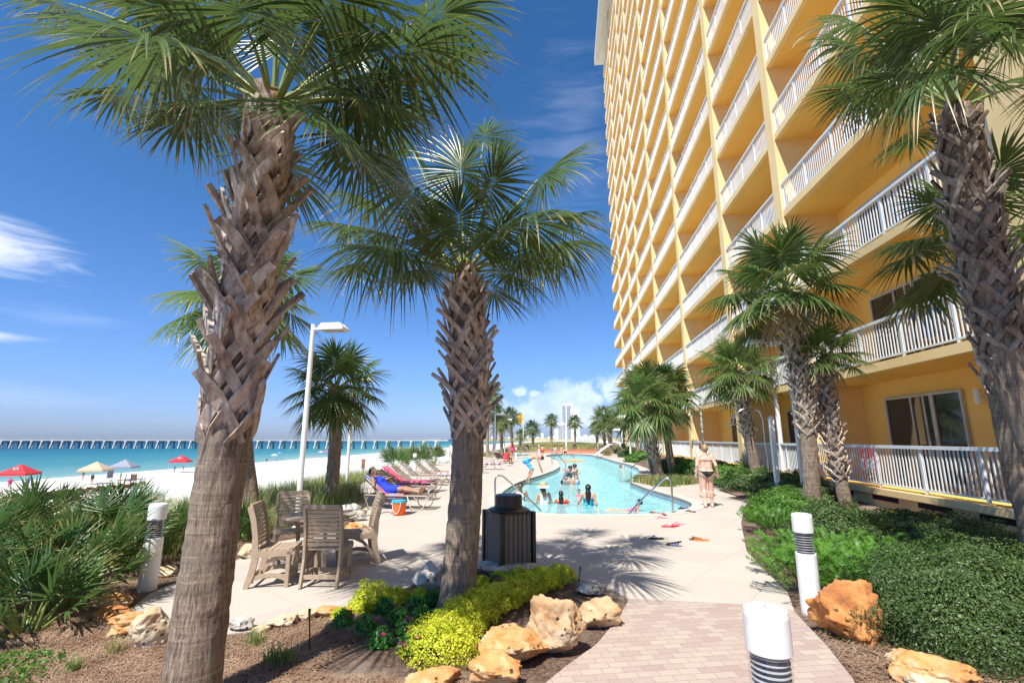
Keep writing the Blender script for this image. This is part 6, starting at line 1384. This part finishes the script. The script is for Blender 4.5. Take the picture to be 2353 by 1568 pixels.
# four boys wrestling
inpool('boy in a grey shirt pushing another boy, left of the wrestling group', 1297, 1066, stand(wai=(0, .02, 1.08), che=(0, .10, 1.25), nek=(0, .2, 1.41), hed=(0, .27, 1.53), sL=(-.17, .14, 1.36), sR=(.17, .14, 1.36), eL=(-.15, .38, 1.38), wL=(-.08, .60, 1.44), eR=(.16, .38, 1.3), wR=(.1, .6, 1.3)), 'skin', 'm', ('hair_black', 'short'),
       (('shirt', greyc, torso_idx('m') + limb_idx('m', 'arm'), [((0, 0, .9), (0, 0, -1)), ((0, .16, 1.445), (0, .3, 1))], .016), swim('m', black_c, .55)), R(-80), 1.0, 1112, res=.012, face=False)
inpool('shirtless boy in blue shorts facing the boy in grey', 1324, 1065, stand(wai=(0, 0, 1.08), che=(0, .04, 1.26), eL=(-.16, .26, 1.32), wL=(-.1, .5, 1.38), eR=(.2, .25, 1.34), wR=(.1, .48, 1.42), hed=(0, .06, 1.58)), 'skin', 'm', ('hair_black', 'short'), (swim('m', cloth('royal_blue', (.03, .14, .55), (.5, .6, .75), 14), .58),), R(75), 1.0, 1112, res=.012)
inpool('boy low in the water between the wrestling pair, face to the viewer', 1302, 1091, stand(), 'skin', 'm', ('hair_black', 'short'), (('shirt', greyc, torso_idx('m'), [((0, 0, .9), (0, 0, -1)), ((0, 0, 1.39), (0, 0, 1))], .012),), R(170), .8, 1113, res=.012)
inpool('boy low in the water turned away, right of the boy facing the viewer', 1311, 1089, stand(look=(-.5, .8, 0)), 'skin', 'm', ('hair_black', 'short'), (), R(10), .85, 1113, res=.012, face=False)
# boy bending at the edge
bj = dict(pel=(0, -.14, .78), wai=(0, -.02, .90), che=(0, .20, .98), nek=(0, .38, .98), hed=(0, .50, .93), sL=(-.17, .33, .94), eL=(-.2, .42, .68), wL=(-.18, .50, .44), sR=(.17, .33, .94), eR=(.2, .42, .68), wR=(.18, .52, .44),
          hL=(-.09, -.14, .76), kL=(-.1, .10, .44), aL=(-.1, -.10, .09), hR=(.09, -.14, .76), kR=(.1, .13, .45), aR=(.1, -.02, .09), look=(0, .7, -.6))
q = G(1216, 1102); person('shirtless boy in blue striped shorts bending forward at the pool edge', (q.x + .02, q.y, 0), R(-85), bj, 'skin', 'm', .95, 1.05, ('hair_black', 'short'),
       (('swim_shorts', pm('striped_blue', (.02, .25, .62), (.15, .55, .8), 6, .7, lo=.48, hi=.52, stretch=(.2, .2, 3)), [2 - 1, 4] + torso_idx('m')[:5] + limb_idx('m', 'thigh'), [((0, .0, .92), (0, .8, 1)), ((0, .06, .47), (0, -.15, -1))], .018),), .012, GW, False)
# woman lying on the nearest sunbed
lj = dict(pel=(.02, 0, .50), wai=(-.12, 0, .56), che=(-.30, 0, .69), nek=(-.44, 0, .84), hed=(-.50, 0, .98), sL=(-.40, .18, .80), eL=(-.22, .28, .74), wL=(-.05, .2, .80), sR=(-.38, -.18, .80), eR=(-.30, -.34, .62), wR=(-.40, -.24, .84),
          hL=(.02, .09, .49), kL=(.44, .10, .53), aL=(.86, .09, .46), hR=(.02, -.09, .49), kR=(.42, -.10, .53), aR=(.85, -.07, .46), look=(.9, -.15, -.05), fL=(.93, .1, .62), fR=(.92, -.09, .62))
person('woman in a bright blue dress reclining on the nearest sunbed, arm raised', (sb0.location.x - .02, sb0.location.y, -.02), R(-4), lj, 'skin_brown', 'f', 1.12, 1.0, ('hair_black', 'long'),
       (('dress', cloth('vivid_blue', (.01, .05, .62), (.01, .035, .5)), torso_idx('f') + limb_idx('f', 'thigh'), [((.30, 0, .5), (1, 0, 0)), ((-.41, 0, .80), (-.75, 0, .7))], .018),), .0105, 'people at the pool', True)
# far small figures
def far(label, u, v, J=None, skin='skin', sex='f', hair=('hair_brown', 'short'), clothes=(), rz=0, sc=1.0, z=0.0, res=.02, **k): q = G(u, v, z); return person(label, (q.x, q.y, z), R(rz), J or stand(), skin, sex, 1.0, sc, hair, clothes, res, k.get('g', GW), False, k.get('extras', ()))
two = lambda m_: (('swimsuit', m_, torso_idx('f') + limb_idx('f', 'butt'), [((0, 0, 1.32), (0, 0, 1)), ((0, 0, .8), (0, 0, -1))], .012),)
shirt = lambda m_, s='f': (('shirt', m_, torso_idx(s) + limb_idx(s, 'arm'), [((0, 0, .8), (0, 0, -1)), ((0, 0, 1.44), (0, 0, 1))], .02),)
far('woman with long hair standing behind the striped towel sunbed', 1177, 1060, None, 'skin', 'f', ('hair_brown', 'long'), two(hot), 10)
far('person in a white shirt just left of the flower bed palm trunk', 1041, 1078, None, 'skin', 'f', ('hair_brown', 'short'), shirt(W_) , 20)
sit = dict(pel=(0, 0, .30), wai=(0, 0, .45), che=(0, .02, .62), nek=(0, .02, .80), hed=(0, .03, .94), sL=(-.17, .02, .75), eL=(-.2, .1, .5), wL=(-.16, .25, .38), sR=(.17, .02, .75), eR=(.2, .1, .5), wR=(.16, .25, .38), hL=(-.09, .02, .29), kL=(-.11, .4, .42), aL=(-.1, .55, .09), hR=(.09, .02, .29), kR=(.11, .4, .42), aR=(.1, .55, .09), look=(0, 1, 0))
far('person in dark red sitting on a far sunbed beside the long haired woman', 1163, 1066, sit, 'skin_brown', 'f', ('hair_black', 'short'), (('shirt', redc, torso_idx('f'), [((0, 0, .3), (0, 0, -1)), ((0, 0, .79), (0, 0, 1))], .02),), -30, z=.1)
far('small child standing on the coping at the far left of the pool', 1246, 1049, None, 'skin', 'm', ('hair_black', 'short'), (swim('m', redc),), 0, .72)
far('person sitting low at the far pool edge left of the lamp post', 1275, 1044, sit, 'skin_pale', 'f', ('hair_brown', 'short'), (), 20)
far('dark haired person sitting behind the far pool edge', 1290, 1042, sit, 'skin', 'm', ('hair_black', 'short'), (), -20)
far('person in black swimwear sitting at the far pool edge by the lamp post', 1299, 1050, sit, 'skin', 'f', ('hair_brown', 'short'), (('swimsuit', black_c, torso_idx('f'), [((0, 0, .3), (0, 0, -1)), ((0, 0, .6), (0, 0, 1))], .02),), 170)
far('dark clothed person beside the far bushes at the walkway bend', 1433, 1048, None, 'skin_brown', 'f', ('hair_black', 'short'), shirt(black_c), 170, .95)
far('person in pale blue bending near the pool slide', 1375, 1040, None, 'skin_pale', 'f', ('hair_blond', 'short'), shirt(cloth('pale_blue', (.4, .6, .65))), 80, .95)
inpool('swimmer with only a head above water in the far middle of the pool', 1318, 1046, stand(), 'skin', 'm', ('hair_brown', 'short'), (), R(150), .9, 1053, res=.02, face=False)
inpool('swimmer near the right bend of the pool, left head of two', 1550 - 2, 1074, stand(), 'skin', 'm', ('hair_brown', 'short'), (), R(150), .9, 1080, res=.014, face=False) if False else None
inpool('bald sunburnt man with only his head above water near the right bend', 1432, 1068, stand(look=(-1, .3, 0)), 'skin_pale', 'm', None, (), R(10), 1.0, 1077, res=.014, face=False)
inpool('dark haired swimmer whose head is beside the bald man in the water', 1426, 1068, stand(look=(1, .3, 0)), 'skin', 'm', ('hair_brown', 'short'), (), R(10), .95, 1075, res=.014, face=False)
fj2 = dict(fj); q = G(1300, 1060, WL); person('dark haired swimmer stretched out beside the orange float mat', (q.x - .6, q.y, WL - .32), R(180), fj2, 'skin', 'm', 1, .9, ('hair_black', 'short'), (), .02, GW, False)
q = G(1315, 1059, WL); t = thing('float_mat', 'orange float mat on the water beside a swimmer', 'float', (q.x, q.y, WL)); m = MB()
for i in range(5): m.tube([(-.95, -.3 + i * .15, .04), (.95, -.3 + i * .15, .04)], .075, 8)
m.build('mat', cloth('float_orange', (.8, .35, .1)), t)
# people on the balconies
for i, (u, v, fl_, lab) in enumerate(((1555, 395, 0, 'person in pink leaning over a high balcony, topmost of four'), (1550, 372, 0, 'person leaning over the high balcony, second of four'), (1562, 345, 0, 'person leaning over the high balcony, third of four'), (1569, 320, 0, 'person leaning over the high balcony, farthest right of four'), (1508, 484, 0, 'lone person looking out from a lower balcony'))):
    a = AX(u, v, FX + .1); kf = max(range(22), key=lambda k: -abs(deckz[k] + 1.45 - a.z)); person(lab, (FX + .38, a.y, deckz[kf] + .0), R(90), stand(hed=(0, .14, 1.56), nek=(0, .08, 1.43), che=(0, .03, 1.26)), 'skin_pale', 'f', 1, 1.0, ('hair_brown', 'short'), shirt([pinkc, W_, hot, pinkc, redc][i]), .022, 'people on the hotel balconies', False)
# beach people, a few pixels tall
for i, (u, v, lab, cc) in enumerate(((612, 1062, 'dark clad person on the sand left of the green umbrella', black_c), (635, 1060, 'person under the green striped umbrella', bluec), (400, 1084, 'person in blue under the farther red canopy', bluec), (420, 1083, 'person in pink under the farther red canopy', hot), (275, 1108, 'person in green sitting area under the grey canopy', cloth('green_cloth', (.1, .4, .2))),
        (210, 1112, 'person standing under the tan canopy', brn), (20, 1122, 'person in pink under the left red canopy', hot), (62, 1121, 'person in blue under the left red canopy', bluec), (722, 1052, 'bather at the waterline by the pink umbrellas', pinkc), (190, 1099, 'bather standing beyond the tan canopy near the water', brn))):
    q = G(u, v, -5.35); person(lab, (q.x, q.y, terr(q.x, q.y)), R(40 * i), stand(), 'skin', 'f', 1, 1, ('hair_brown', 'short'), shirt(cc), .03, 'people on the beach', False)
# red towel over the ground floor rail
a = AX(1990, 1040, FX + .3); t = thing('drying_towel', 'red and white towel hanging behind the ground floor railing', 'towel', (FX + .34, a.y, 0)); m = MB()
m.add([(.02 * math.sin(j * 1.7), -.42 + j * .12, z) for z in (1.62, 1.3, 1.0) for j in range(8)], [(i * 8 + j, i * 8 + j + 1, (i + 1) * 8 + j + 1, (i + 1) * 8 + j) for i in range(2) for j in range(7)]); o = m.build('cloth', [redc, cloth('pale_blue', (.4, .6, .65))], t)
for k, p in enumerate(o.data.polygons): p.material_index = int(k >= 7 and k % 2)
o.modifiers.new('s', 'SOLIDIFY').thickness = .01

# furniture on the lower balconies
for (y, k, rz, lab) in ((11.2, 1, 80, 'slatted chair on the second floor balcony at right, nearer the viewer'), (12.6, 1, 110, 'slatted chair on the second floor balcony in front of its door'), (10.6, 0, 95, 'slatted chair behind the ground floor railing near the right edge'), (12.0, 0, 70, 'slatted chair behind the ground floor railing left of the other'),
                        (26.2, 1, 80, 'slatted chair on the second floor balcony above the walking women')):
    dup(ch0, (BX - .75, y, deckz[k]), R(rz), lab)
for (y, k, c, lab) in ((22.0, 1, redc, 'red towel over the second floor balcony rail by the lamp head'),):
    m = MB(); m.add([(x, -.3 + j * .1 , z + .01 * math.sin(j * 2.1)) for x, z in ((-.055, 1.075 - .42), (-.055, 1.08), (.055, 1.08), (.055, .8)) for j in range(7)], [(i * 7 + j, i * 7 + j + 1, (i + 1) * 7 + j + 1, (i + 1) * 7 + j) for i in range(3) for j in range(6)])
    o = m.build('towel', c); o.location = (FX + .06, y, deckz[k]); o.modifiers.new('s', 'SOLIDIFY').thickness = .012; tag(o, lab, 'towel')
